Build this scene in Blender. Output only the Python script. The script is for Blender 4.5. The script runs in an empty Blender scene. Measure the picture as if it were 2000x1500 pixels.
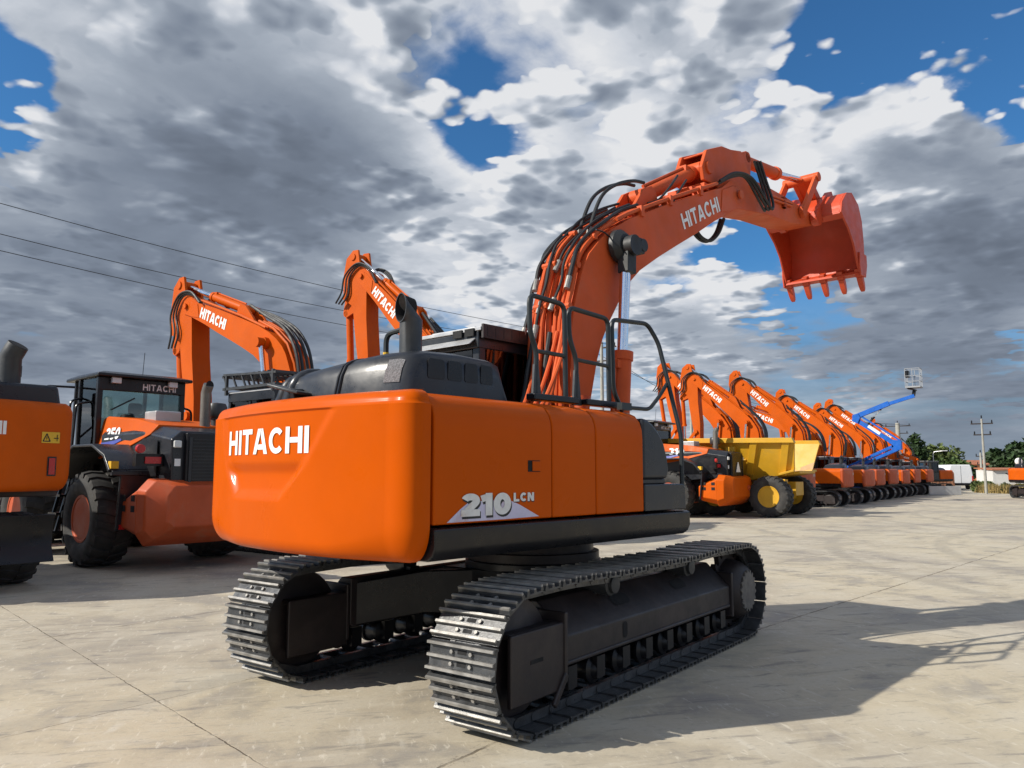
import bpy, bmesh, math, random
from mathutils import Vector, Matrix, noise as mnoise
random.seed(7)
R = math.radians
scene = bpy.context.scene
COL = scene.collection

# ---------------------------------------------------------------- camera
CAM_LOC = (-5.889, -4.2245, 1.64)
CAM_YAW, CAM_PITCH = 0.6489, 0.1114
cam = bpy.data.cameras.new('camera')
cam.sensor_width = 36.0
cam.lens = 36.0 * 1519.0 / 2000.0
cam.clip_start, cam.clip_end = 0.05, 5000.0
camo = bpy.data.objects.new('camera', cam)
COL.objects.link(camo)
camo.location = CAM_LOC
camo.rotation_euler = (math.pi / 2 + CAM_PITCH, 0, CAM_YAW - math.pi / 2)
scene.camera = camo

# ---------------------------------------------------------------- sun, sky, exposure
SUN_AZ, SUN_EL = R(144.0), R(34.5)          # direction towards the sun, ccw from +X
SUND = Vector((math.cos(SUN_AZ) * math.cos(SUN_EL), math.sin(SUN_AZ) * math.cos(SUN_EL), math.sin(SUN_EL)))
sl = bpy.data.lights.new('sun', 'SUN')
sl.energy = 4.6
sl.angle = R(0.55)
sl.color = (1.0, 0.94, 0.84)
so = bpy.data.objects.new('sun', sl)
COL.objects.link(so)
so.rotation_euler = (-SUND).to_track_quat('-Z', 'Y').to_euler()
scene.view_settings.view_transform = 'Standard'
scene.view_settings.look = 'None'
scene.view_settings.gamma = 1.0
scene.view_settings.exposure = 0.25


class NT:
    """small helper to wire math nodes"""
    def __init__(s, nt):
        s.nt = nt
    def n(s, t, **kw):
        x = s.nt.nodes.new(t)
        for k, v in kw.items():
            setattr(x, k, v)
        return x
    def put(s, sock, v):
        if v is None:
            return
        if hasattr(v, 'is_output') or isinstance(v, bpy.types.NodeSocket):
            s.nt.links.new(v, sock)
        else:
            sock.default_value = v
    def m(s, op, a, b=None, c=None, clamp=False):
        x = s.n('ShaderNodeMath', operation=op, use_clamp=clamp)
        for i, v in enumerate((a, b, c)):
            s.put(x.inputs[i], v)
        return x.outputs[0]
    def v(s, op, a, b=None, scale=None):
        x = s.n('ShaderNodeVectorMath', operation=op)
        s.put(x.inputs[0], a)
        s.put(x.inputs[1], b)
        if scale is not None:
            s.put(x.inputs['Scale'], scale)
        return x.outputs['Value'] if op in ('DOT_PRODUCT', 'LENGTH', 'DISTANCE') else x.outputs[0]
    def noise(s, vec, scale, detail=4, rough=.5, dist=0.0, dim='3D'):
        x = s.n('ShaderNodeTexNoise', noise_dimensions=dim)
        s.put(x.inputs['Vector'], vec)
        x.inputs['Scale'].default_value = scale
        x.inputs['Detail'].default_value = detail
        x.inputs['Roughness'].default_value = rough
        x.inputs['Distortion'].default_value = dist
        return x.outputs['Fac']
    def ramp(s, v, a, b, c=0.0, d=1.0, smooth=True):
        x = s.n('ShaderNodeMapRange', interpolation_type='SMOOTHSTEP' if smooth else 'LINEAR')
        for i, q in enumerate((v, a, b, c, d)):
            s.put(x.inputs[i], q)
        return x.outputs[0]
    def mix(s, f, a, b, blend='MIX'):
        x = s.n('ShaderNodeMix', data_type='RGBA', blend_type=blend)
        s.put(x.inputs[0], f)
        s.put(x.inputs[6], a if not isinstance(a, tuple) else (*a[:3], 1))
        s.put(x.inputs[7], b if not isinstance(b, tuple) else (*b[:3], 1))
        return x.outputs[2]
    def xyz(s, v):
        x = s.n('ShaderNodeSeparateXYZ')
        s.put(x.inputs[0], v)
        return x.outputs
    def comb(s, x, y, z):
        q = s.n('ShaderNodeCombineXYZ')
        for i, v in enumerate((x, y, z)):
            s.put(q.inputs[i], v)
        return q.outputs[0]


def build_world():
    w = bpy.data.worlds.new('World')
    scene.world = w
    w.use_nodes = True
    nt = w.node_tree
    nt.nodes.clear()
    k = NT(nt)
    out = k.n('ShaderNodeOutputWorld')
    bg = k.n('ShaderNodeBackground')
    bg.inputs['Strength'].default_value = 0.1
    nt.links.new(bg.outputs[0], out.inputs[0])
    sky = k.n('ShaderNodeTexSky', sky_type='NISHITA')
    sky.sun_disc = False
    sky.sun_elevation = SUN_EL
    sky.sun_rotation = math.pi / 2 - SUN_AZ
    sky.air_density, sky.dust_density, sky.ozone_density = 1.0, 0.4, 3.0
    blue = k.mix(1.0, sky.outputs[0], (0.36, 0.74, 1.0), 'MULTIPLY')
    d = k.v('NORMALIZE', k.n('ShaderNodeTexCoord').outputs['Generated'])
    x, y, z = k.xyz(d)
    zc = k.m('MAXIMUM', z, 0.0)
    den = k.m('ADD', zc, 0.13)
    P = k.comb(k.m('DIVIDE', x, den), k.m('DIVIDE', y, den), 0.0)
    wn = k.n('ShaderNodeTexNoise')
    k.put(wn.inputs['Vector'], P)
    wn.inputs['Scale'].default_value = 2.2
    wn.inputs['Detail'].default_value = 6
    wn.inputs['Roughness'].default_value = .55
    wv = k.v('SUBTRACT', wn.outputs['Color'], (.5, .5, .5))
    dw = k.v('NORMALIZE', k.v('ADD', d, k.v('SCALE', wv, None, .17)))
    def blobs(lst):
        acc = 0.0
        for az, el, rad, wt in lst:
            v = (math.cos(R(az)) * math.cos(R(el)), math.sin(R(az)) * math.cos(R(el)), math.sin(R(el)))
            g = k.ramp(k.v('DOT_PRODUCT', dw, v), math.cos(R(rad * 1.25)), 1.0, 0.0, wt)
            acc = k.m('ADD', acc, g)
        return acc
    cover = blobs(COVER)
    dark = blobs(DARK)
    Pw = k.v('ADD', P, k.v('SCALE', wv, None, .16))
    def dens(p):
        a = k.noise(p, 1.15, 8, .53, .0, '2D')
        v = k.n('ShaderNodeTexVoronoi', feature='SMOOTH_F1', voronoi_dimensions='2D')
        k.put(v.inputs['Vector'], p)
        v.inputs['Scale'].default_value = 4.6
        v.inputs['Detail'].default_value = 2.0
        v.inputs['Roughness'].default_value = .55
        v.inputs['Lacunarity'].default_value = 2.3
        v.inputs['Smoothness'].default_value = .45
        bl = k.ramp(v.outputs['Distance'], .12, .75, 1.0, 0.0, smooth=False)
        return k.m('ADD', k.m('MULTIPLY', a, .62), k.m('MULTIPLY', bl, .38)), bl
    n0, b0 = dens(Pw)
    off = k.v('ADD', Pw, (math.cos(SUN_AZ) * .075, math.sin(SUN_AZ) * .075, 0))
    n1, b1 = dens(off)
    dd = k.m('ADD', n0, cover)
    alpha = k.ramp(dd, .295, .385)
    thick = k.ramp(dd, .36, .68, smooth=False)
    relief = k.m('MULTIPLY', k.m('SUBTRACT', n0, n1), k.ramp(dark, .0, .45, 2.1, 1.35))
    big = k.ramp(k.noise(Pw, 1.25, 5, .52, .2, '2D'), .32, .68)
    soft = k.m('ADD', .7, k.m('MULTIPLY', big, .4))
    sh = k.m('SUBTRACT', k.m('ADD', .08, k.m('MULTIPLY', thick, k.m('ADD', .12, k.m('MULTIPLY', big, .34)))), relief)
    sh = k.m('ADD', sh, k.m('MULTIPLY', dark, soft))
    det = k.noise(Pw, 6.0, 5, .55, .0, '2D')
    sh = k.m('ADD', sh, k.m('MULTIPLY', k.m('SUBTRACT', det, .5), -.20))
    # flattened, streaky layers low over the horizon
    hz = k.ramp(z, .02, .26, 1.0, 0.0)
    st = k.noise(k.comb(x, y, k.m('MULTIPLY', z, 6.5)), 3.0, 7, .55, .3)
    st2 = k.noise(k.comb(x, y, k.m('MULTIPLY', z, 9.0)), 1.7, 8, .6, .4)
    low = k.m('ADD', .52, k.m('MULTIPLY', k.m('SUBTRACT', st, .5), 3.0))
    shl = k.m('ADD', low, k.m('MULTIPLY', dark, .45))
    shl = k.m('SUBTRACT', shl, k.m('MULTIPLY', relief, .25))
    mx = k.n('ShaderNodeMix', data_type='FLOAT')
    k.put(mx.inputs[0], hz); k.put(mx.inputs[2], sh); k.put(mx.inputs[3], shl)
    sh = mx.outputs[0]
    al = k.m('ADD', k.ramp(st2, .20, .40), k.m('MULTIPLY', cover, 2.0))
    my = k.n('ShaderNodeMix', data_type='FLOAT')
    k.put(my.inputs[0], hz); k.put(my.inputs[2], alpha); k.put(my.inputs[3], k.m('MAXIMUM', k.m('MINIMUM', al, 1.0), 0.0))
    alpha = my.outputs[0]
    # gentle shoulder so the dark undersides never go flat
    sh = k.m('SUBTRACT', 1.0, k.m('EXPONENT', k.m('MULTIPLY', k.m('MAXIMUM', sh, 0.0), -1.85)))
    cr = k.n('ShaderNodeValToRGB')
    k.put(cr.inputs[0], sh)
    els = cr.color_ramp.elements
    els[0].position, els[0].color = 0.0, (6.5, 6.6, 6.8, 1)
    els[1].position, els[1].color = 1.0, (.92, 1.12, 1.48, 1)
    for p, c in ((.22, (5.1, 5.4, 5.9, 1)), (.45, (3.1, 3.5, 4.1, 1)), (.75, (1.75, 2.08, 2.65, 1))):
        e = els.new(p)
        e.color = c
    c = k.mix(alpha, blue, cr.outputs[0])
    # the air just above the ground is a pale blue-grey
    hb = k.ramp(z, .004, .07, .85, 0.0)
    c = k.mix(hb, c, (2.0, 2.5, 3.1))
    c = k.mix(k.ramp(z, -.02, -.01, 1.0, 0.0), c, (1.6, 1.5, 1.3))
    k.put(bg.inputs['Color'], c)
    w.cycles.sampling_method = 'MANUAL'
    w.cycles.sample_map_resolution = 1024

# steer of the cloud field: (azimuth, elevation, radius, weight) in degrees, world directions
COVER = [(3.5, 24.4, 6.3, -0.225), (11.1, 28.5, 4.8, -0.15), (71.4, 22.5, 3.0, -0.188), (35.2, 24.6, 15.5, -0.009), (37.2, 27.3, 14.8, 0.056), (25.4, 27.8, 9.6, 0.06), (45.1, 30.6, 5.9, 0.045), (29.4, 22.7, 7.4, 0.038), (32.5, 18.6, 5.5, 0.03), (42.7, 29.1, 4.1, -0.053), (30.0, 29.7, 4.1, -0.045), (22.0, 16.8, 3.7, -0.15), (25.8, 13.3, 2.2, -0.105), (6.8, 27.2, 4.1, -0.09), (26.3, 24.2, 3.3, -0.045), (19.5, 16.4, 2.6, -0.075), (38.0, 21.8, 3.7, -0.053), (8.5, 19.4, 6.3, 0.165), (3.9, 19.1, 5.5, 0.165), (14.2, 20.2, 3.3, 0.098), (8.9, 13.3, 7.4, 0.15), (5.9, 12.9, 6.7, 0.112), (22.8, 13.6, 3.0, 0.135), (24.7, 11.0, 4.4, 0.075), (16.2, 21.5, 3.0, 0.075), (65.8, 18.7, 17.0, 0.12), (68.3, 10.3, 11.8, 0.09), (54.5, 27.8, 11.1, 0.105), (55.9, 17.7, 10.4, 0.105), (48.7, 17.9, 8.1, 0.09), (20.8, 29.8, 5.2, 0.09), (37.9, 13.5, 8.9, 0.09), (63.2, 28.8, 10.4, 0.075), (25.4, 27.8, 4.4, 0.045)]
DARK = [(65.8, 19.4, 13.3, 0.198), (67.8, 11.7, 12.2, 0.343), (55.7, 12.8, 10.4, 0.277), (51.6, 18.1, 6.3, 0.119), (61.6, 16.4, 6.3, 0.106), (52.7, 29.0, 10.4, 0.158), (64.8, 27.9, 8.1, 0.158), (20.8, 29.8, 5.5, 0.079), (37.2, 30.8, 4.8, 0.066), (10.2, 11.1, 9.2, 0.37), (4.9, 15.6, 6.3, 0.264), (18.7, 10.7, 5.5, 0.106), (3.1, 20.2, 3.3, 0.172), (4.7, 11.1, 6.3, 0.172), (46.7, 11.1, 8.1, 0.119), (12.3, 6.1, 9.2, 0.099), (7.0, 3.9, 6.7, 0.297), (69.4, 6.4, 4.4, 0.198), (9.1, 19.2, 4.1, -0.198), (13.6, 20.2, 3.7, -0.185), (22.8, 13.5, 3.3, -0.264), (16.4, 17.5, 3.7, -0.165), (67.6, 23.4, 4.4, -0.145), (41.0, 16.8, 5.5, -0.106), (45.7, 21.6, 6.3, -0.092), (25.6, 21.4, 4.8, -0.092), (62.2, 8.2, 4.8, -0.165), (67.5, 7.5, 2.6, -0.165), (39.9, 10.5, 4.4, -0.132), (12.4, 3.1, 4.4, -0.198), (16.1, 7.0, 4.4, -0.099), (21.6, 6.9, 5.5, -0.079), (58.0, 24.8, 4.4, -0.099)]

build_world()

# ---------------------------------------------------------------- materials
MATS = {}
def material(name, col, rough=.5, metal=0.0, var=.12, dirt=None, dirt_amt=.0, bump=0.0, scale=3.0, coat=0.0, spec=.5, stretch=(1, 1, 1)):
    if name in MATS:
        return MATS[name]
    m = bpy.data.materials.new(name)
    m.use_nodes = True
    nt = m.node_tree
    k = NT(nt)
    b = nt.nodes['Principled BSDF']
    tc = k.n('ShaderNodeTexCoord').outputs['Object']
    tcs = k.v('MULTIPLY', tc, stretch)
    n1 = k.noise(tcs, scale, 6, .6, .2)
    f = k.ramp(n1, .3, .7, 1 - var, 1 + var)
    c = k.v('SCALE', (col[0], col[1], col[2]), None, f)
    if dirt:
        n2 = k.noise(tcs, scale * .7 + .4, 9, .68, .4)
        c = k.mix(k.ramp(n2, .5, .75, 0, dirt_amt), c, dirt)
    k.put(b.inputs['Base Color'], c)
    n3 = k.noise(tcs, scale * 2.3, 5, .6)
    k.put(b.inputs['Roughness'], k.ramp(n3, .3, .7, max(.02, rough - .08), min(1, rough + .1)))
    b.inputs['Metallic'].default_value = metal
    b.inputs['Specular IOR Level'].default_value = spec
    b.inputs['Coat Weight'].default_value = coat
    b.inputs['Coat Roughness'].default_value = .08
    if bump:
        bn = k.n('ShaderNodeBump')
        bn.inputs['Strength'].default_value = bump
        bn.inputs['Distance'].default_value = .01
        k.put(bn.inputs['Height'], k.noise(tcs, scale * 12, 6, .65))
        nt.links.new(bn.outputs[0], b.inputs['Normal'])
    MATS[name] = m
    return m

ORANGE = material('orange_paint', (.53, .082, .0004), .34, 0, .05, (.46, .078, .002), .35, .03, 1.4, .035, .06)
ORANGE2 = material('boom_orange_paint', (.58, .096, .027), .48, 0, .10, (.50, .14, .065), .6, .06, 1.8, .0, .15)
ORANGE3 = material('fleet_orange_paint', (.56, .092, .003), .46, 0, .08, (.45, .095, .02), .4, .05, 1.1, .0, .12)
DUSTY = material('dusty_orange_paint', (.47, .072, .013), .55, 0, .12, (.36, .15, .08), .7, .08, 1.3)
RED = material('bucket_orange_red', (.52, .058, .016), .48, 0, .1, (.42, .1, .05), .4, .08, 2.0)
BLACK = material('black_paint', (.008, .008, .010), .32, 0, .2, (.026, .025, .025), .5, .05, 2.0, .0, .4)
FRAME = material('dusty_black_steel', (.022, .016, .016), .50, 0, .2, (.060, .042, .040), .55, .1, 2.2)
CHAR = material('charcoal_plastic', (.016, .018, .023), .32, 0, .12, (.035, .035, .038), .35, .06, 2.0)
GREYM = material('grey_steel', (.045, .048, .052), .45, .3, .15, (.16, .15, .14), .4, .06, 3)
RAIL = material('rail_dark_green_grey', (.016, .021, .023), .42, .1, .15)
SHOE = material('track_shoe_steel', (.066, .068, .071), .34, .30, .35, (.13, .12, .11), .7, .25, 7)
WORN = material('worn_steel', (.27, .26, .24), .42, .2, .3, (.22, .20, .18), .8, .2, 9)
CHROME = material('chrome_rod', (.78, .80, .83), .12, 1.0, .02)
HOSE = material('black_rubber_hose', (.016, .017, .018), .55, 0, .2)
RUBBER = material('tyre_rubber', (.030, .029, .028), .75, 0, .25, (.10, .09, .075), .6, .3, 3.5)
DARK = material('dark_void', (.004, .004, .005), .8, 0, 0)
WHITE = material('white_decal', (.80, .80, .79), .45, 0, .03)
FADED = material('faded_decal', (.70, .70, .68), .5, 0, .08, (.42, .2, .1), .6, 0, 14)
LILAC = material('pale_violet_decal', (.56, .54, .70), .5, 0, .08, (.42, .16, .08), .55, 0, 9)
INK = material('black_decal', (.012, .012, .014), .5, 0, .1)
BLUEDEC = material('blue_decal', (.05, .07, .34), .45, 0, .05)
YELLOW = material('yellow_paint', (.60, .33, .018), .42, 0, .1, (.40, .27, .07), .6, .06, 1.2)
TANBED = material('dusty_bed_steel', (.46, .29, .13), .6, 0, .15, (.35, .26, .16), .6, .1, 1.5)
YSTICK = material('yellow_sticker', (.70, .42, .02), .45, 0, .05)
REDLAMP = material('red_lamp', (.45, .012, .012), .22, 0, .05, None, 0, 0, 3, .4)
LAMP = material('clear_lamp', (.62, .63, .62), .15, 0, .05, None, 0, 0, 3, .5)
LIFTBLUE = material('blue_lift_paint', (.012, .12, .50), .35, 0, .08)
ALU = material('pale_grey_metal', (.50, .50, .50), .4, .5, .08)
CONCPOLE = material('pole_concrete', (.34, .33, .29), .8, 0, .12)
SEAT = material('dark_fabric', (.02, .022, .03), .8, 0, .2)

def glass_mat(name, tint=(.62, .74, .72), refl=.14):
    m = bpy.data.materials.new(name)
    m.use_nodes = True
    nt = m.node_tree
    nt.nodes.clear()
    k = NT(nt)
    o = k.n('ShaderNodeOutputMaterial')
    t = k.n('ShaderNodeBsdfTransparent')
    t.inputs[0].default_value = (*tint, 1)
    g = k.n('ShaderNodeBsdfGlossy')
    g.inputs['Roughness'].default_value = .03
    fr = k.n('ShaderNodeFresnel')
    fr.inputs[0].default_value = 1.5
    mx = k.n('ShaderNodeMixShader')
    k.put(mx.inputs[0], k.m('ADD', fr.outputs[0], refl - .04, clamp=True))
    nt.links.new(t.outputs[0], mx.inputs[1])
    nt.links.new(g.outputs[0], mx.inputs[2])
    nt.links.new(mx.outputs[0], o.inputs[0])
    return m
GLASS = glass_mat('cab_glass')
GLASSD = glass_mat('dark_cab_glass', (.30, .36, .36), .10)

# ---------------------------------------------------------------- mesh builder
class MB:
    def __init__(s):
        s.v, s.f, s.mi = [], [], []
    def add(s, vs, fs, mi=0):
        o = len(s.v)
        s.v += [tuple(p) for p in vs]
        for f in fs:
            s.f.append([i + o for i in f])
            s.mi.append(mi)
        return s
    def box(s, x0, x1, y0, y1, z0, z1, mi=0, M=None):
        vs = [(x, y, z) for z in (z0, z1) for y in (y0, y1) for x in (x0, x1)]
        if M is not None:
            vs = [M @ Vector(p) for p in vs]
        return s.add(vs, [(0, 2, 3, 1), (4, 5, 7, 6), (0, 1, 5, 4), (2, 6, 7, 3), (0, 4, 6, 2), (1, 3, 7, 5)], mi)
    def bar(s, a, b, w, h, mi=0, up=(0, 0, 1)):
        a, b = Vector(a), Vector(b)
        d = (b - a).normalized()
        u = Vector(up)
        if abs(d.dot(u)) > .97:
            u = Vector((1, 0, 0))
        r = d.cross(u).normalized() * (w / 2)
        t = r.cross(d).normalized() * (h / 2)
        vs = [p + q for p in (a, b) for q in (-r - t, r - t, r + t, -r + t)]
        return s.add(vs, [(0, 1, 2, 3), (7, 6, 5, 4), (0, 4, 5, 1), (1, 5, 6, 2), (2, 6, 7, 3), (3, 7, 4, 0)], mi)
    def prism(s, pts, a0, a1, axis='y', mi=0):
        n = len(pts)
        def mk(p, a):
            if axis == 'y': return (p[0], a, p[1])
            if axis == 'x': return (a, p[0], p[1])
            return (p[0], p[1], a)
        vs = [mk(p, a0) for p in pts] + [mk(p, a1) for p in pts]
        fs = [list(range(n)), list(range(2 * n - 1, n - 1, -1))]
        fs += [(i, i + n, (i + 1) % n + n, (i + 1) % n) for i in range(n)]
        return s.add(vs, fs, mi)
    def loft(s, rings, mi=0, cap=True, closed=True):
        n = len(rings[0])
        vs = [p for r in rings for p in r]
        fs = []
        for j in range(len(rings) - 1):
            for i in range(n if closed else n - 1):
                a, b = j * n + i, j * n + (i + 1) % n
                fs.append((a, b, b + n, a + n))
        if cap:
            fs.append(list(range(n - 1, -1, -1)))
            fs.append(list(range((len(rings) - 1) * n, len(rings) * n)))
        return s.add(vs, fs, mi)
    def tube(s, pts, r, n=8, mi=0, cap=True):
        P = [Vector(p) for p in pts]
        rings = []
        prev = None
        for i, p in enumerate(P):
            d = (P[min(i + 1, len(P) - 1)] - P[max(i - 1, 0)])
            if d.length < 1e-9:
                d = Vector((0, 0, 1))
            d.normalize()
            if prev is None:
                a = Vector((0, 0, 1)) if abs(d.z) < .9 else Vector((1, 0, 0))
                u = d.cross(a).normalized()
            else:
                u = prev - d * prev.dot(d)
                u.normalize()
            prev = u
            w = d.cross(u)
            rr = r[i] if isinstance(r, (list, tuple)) else r
            rings.append([p + (u * math.cos(2 * math.pi * k / n) + w * math.sin(2 * math.pi * k / n)) * rr for k in range(n)])
        return s.loft(rings, mi, cap)
    def cyl(s, a, b, r, n=16, mi=0, r1=None):
        return s.tube([a, b], [r, r if r1 is None else r1], n, mi)
    def lathe(s, prof, c, axis='y', n=32, mi=0, closed=False):
        """prof: list of (axial, radius); revolved about axis through c"""
        rings = []
        for a, r in prof:
            ring = []
            for k in range(n):
                t = 2 * math.pi * k / n
                u, v = r * math.cos(t), r * math.sin(t)
                q = {'y': (u, a, v), 'x': (a, u, v), 'z': (u, v, a)}[axis]
                ring.append((c[0] + q[0], c[1] + q[1], c[2] + q[2]))
            rings.append(ring)
        return s.loft(rings, mi, cap=not closed)
    def grid(s, fn, nu, nv, mi=0):
        vs = [fn(i / nu, j / nv) for j in range(nv + 1) for i in range(nu + 1)]
        fs = [(j * (nu + 1) + i, j * (nu + 1) + i + 1, (j + 1) * (nu + 1) + i + 1, (j + 1) * (nu + 1) + i) for j in range(nv) for i in range(nu)]
        return s.add(vs, fs, mi)
    def xf(s, M, start=0):
        s.v[start:] = [tuple(M @ Vector(p)) for p in s.v[start:]]
        return s
    def mesh(s, name, mats, smooth=32, weld=False, recalc=True):
        me = bpy.data.meshes.new(name)
        me.from_pydata(s.v, [], s.f)
        for m in mats:
            me.materials.append(m)
        if len(mats) > 1:
            me.polygons.foreach_set('material_index', s.mi)
        if recalc or weld:
            bm = bmesh.new()
            bm.from_mesh(me)
            if weld:
                bmesh.ops.remove_doubles(bm, verts=bm.verts, dist=1e-4)
            if recalc:
                bmesh.ops.recalc_face_normals(bm, faces=bm.faces)
            bm.to_mesh(me)
            bm.free()
        if smooth:
            me.polygons.foreach_set('use_smooth', [True] * len(me.polygons))
            me.set_sharp_from_angle(angle=R(smooth))
        me.update()
        return me

def sp(pts, k=6):
    """Catmull-Rom through points"""
    P = [Vector(p) for p in pts]
    P = [P[0] * 2 - P[1]] + P + [P[-1] * 2 - P[-2]]
    out = []
    for i in range(1, len(P) - 2):
        a, b, c, d = P[i - 1:i + 3]
        for j in range(k):
            t = j / k
            out.append(.5 * ((2 * b) + (c - a) * t + (2 * a - 5 * b + 4 * c - d) * t * t + (3 * b - a - 3 * c + d) * t ** 3))
    out.append(P[-2])
    return out

def rounded(pts, r=.05, k=4):
    """polyline with rounded corners"""
    P = [Vector(p) for p in pts]
    out = [P[0]]
    for i in range(1, len(P) - 1):
        a, b = (P[i - 1] - P[i]), (P[i + 1] - P[i])
        q = min(r, a.length * .45, b.length * .45)
        s0, s1 = P[i] + a.normalized() * q, P[i] + b.normalized() * q
        for j in range(k + 1):
            t = j / k
            out.append(s0 * (1 - t) ** 2 + P[i] * 2 * t * (1 - t) + s1 * t * t)
    out.append(P[-1])
    return out

CACHE = {}
def P(name, parent, mats, mb=None, key=None, smooth=32, bev=0.0, loc=None, rot=None, scale=None, label=None, seg=2, weld=False):
    """one mesh object that is a part (child) of parent; mb is an MB or a function that makes one"""
    if not isinstance(mats, (list, tuple)):
        mats = [mats]
    me = CACHE.get(key) if key else None
    if me is None:
        if callable(mb):
            mb = mb()
        me = mb.mesh(name, mats, smooth, weld)
        if key:
            CACHE[key] = me
    o = bpy.data.objects.new(name, me)
    COL.objects.link(o)
    if parent is not None:
        o.parent = parent
    if loc is not None: o.location = loc
    if rot is not None: o.rotation_euler = rot
    if scale is not None: o.scale = (scale,) * 3 if not isinstance(scale, tuple) else scale
    if label: o['label'] = label
    if bev:
        b = o.modifiers.new('bevel', 'BEVEL')
        b.width, b.segments, b.limit_method, b.angle_limit = bev, seg, 'ANGLE', R(38)
        b.harden_normals = True
    return o

def thing(name, label, cat, loc=(0, 0, 0), rotz=0.0, group=None):
    o = bpy.data.objects.new(name, None)
    o.empty_display_size = .3
    COL.objects.link(o)
    o.location = loc
    o.rotation_euler = (0, 0, rotz)
    tag(o, label, cat, group)
    return o
def tag(o, label=None, cat=None, group=None, kind=None):
    if label: o['label'] = label
    if cat: o['category'] = cat
    if group: o['group'] = group
    if kind: o['kind'] = kind
    return o

# ---------------------------------------------------------------- lettering as thin shapes
def _arc(cx, cy, rx, ry, a0, a1, n=14):
    return [(cx + rx * math.cos(R(a0 + (a1 - a0) * i / n)), cy + ry * math.sin(R(a0 + (a1 - a0) * i / n))) for i in range(n + 1)]
def glyph(ch, t, w=.72):
    h = t / 2
    if ch == 'H': return w, [[(h, 0), (h, 1)], [(w - h, 0), (w - h, 1)], [(t, .5), (w - t, .5)]]
    if ch == 'I': return t, [[(h, 0), (h, 1)]]
    if ch == 'T': return w * .92, [[(0, 1 - h * .9), (w * .92, 1 - h * .9)], [(w * .46, 0), (w * .46, 1 - t * .9)]]
    if ch == 'A': return w * 1.1, [[(h * 1.02, 0), (w * .55 - h * .45, 1)], [(w * 1.1 - h * 1.02, 0), (w * .55 + h * .45, 1)], [(w * .28, .28), (w * .82, .28)]]
    if ch == 'C': return w * 1.02, [_arc(w * .53, .5, w * .53 - h, .5 - h, 42, 318, 22)]
    if ch == 'L': return w * .85, [[(h, 0), (h, 1)], [(t, h), (w * .85, h)]]
    if ch == 'N': return w, [[(h, 0), (h, 1)], [(w - h, 0), (w - h, 1)], [(h * 1.2, 1 - h * .2), (w - h * 1.2, h * .2)]]
    if ch == '0': return w, [_arc(w / 2, .5, w / 2 - h, .5 - h, 0, 360, 28)]
    if ch == '1': return w * .6, [[(w * .6 - h, 0), (w * .6 - h, 1)], [(0, .74), (w * .6 - h, .84)]]
    if ch == '2': return w, [_arc(w / 2, .68, w / 2 - h, .32 - h, 165, -35, 14) + [(h * 1.1, h * .9)], [(0, h), (w, h)]]
    if ch == '3': return w, [_arc(w / 2, .735, w / 2 - h, .265 - h * .6, 150, -85, 14), _arc(w / 2, .275, w / 2 - h, .275 - h, 85, -150, 14)]
    if ch == '5': return w, [[(w * .95, 1 - h), (h, 1 - h)], [(h, 1), (h, .5)], _arc(w * .47, .32, w * .53 - h, .32 - h * .9, 130, -140, 16)]
    if ch == 'X': return w, [[(h, 0), (w - h, 1)], [(h, 1), (w - h, 0)]]
    if ch == 'Z': return w * .95, [[(0, 1 - h), (w * .95, 1 - h)], [(h * 1.3, t * .8), (w * .95 - h * 1.3, 1 - t * .8)], [(0, h), (w * .95, h)]]
    if ch == 'W': return w * 1.35, [[(h, 1), (w * .36, 0)], [(w * .36, 0), (w * .67, 1)], [(w * .67, 1), (w * .98, 0)], [(w * .98, 0), (w * 1.35 - h, 1)]]
    return w * .5, []
def lettering(txt, fn, height, t=.22, w=.72, gap=.13, mb=None, mi=0, wid=None, slant=0.0, nrm=(0, 0, 0), step=.0008):
    """fn(u, v) -> point; u runs along the text in metres, v up"""
    mb = mb or MB()
    quads, x, ns = [], 0.0, 0
    for ch in txt:
        gw, strokes = glyph(ch, t, w)
        for st in strokes:
            ns = (ns + 1) % 4
            n = len(st)
            L, Rr = [], []
            for i, p in enumerate(st):
                a, b = st[max(i - 1, 0)], st[min(i + 1, n - 1)]
                if n > 3 and abs(st[0][0] - st[-1][0]) + abs(st[0][1] - st[-1][1]) < 1e-6 and i in (0, n - 1):
                    a, b = st[-2], st[1]
                dx, dy = b[0] - a[0], b[1] - a[1]
                l = math.hypot(dx, dy) or 1
                nx, ny = -dy / l * t / 2, dx / l * t / 2
                if n == 2 and abs(dx) > .02 and abs(dy) > .5:    # sloping leg: flat horizontal ends
                    nx, ny = -t / 2 * l / abs(dy) * (1 if dy > 0 else -1), 0
                L.append((p[0] + nx + x, p[1] + ny))
                Rr.append((p[0] - nx + x, p[1] - ny))
            for i in range(n - 1):
                quads.append(([L[i], Rr[i], Rr[i + 1], L[i + 1]], ns))
        x += gw + gap
    tw = x - gap
    sx = height if wid is None else wid / tw
    for q, lv in quads:
        mb.add([Vector(fn((p[0] + p[1] * slant) * sx, p[1] * height)) + Vector(nrm) * (step * lv) for p in q], [(0, 1, 2, 3)], mi)
    return mb, tw * sx

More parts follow.
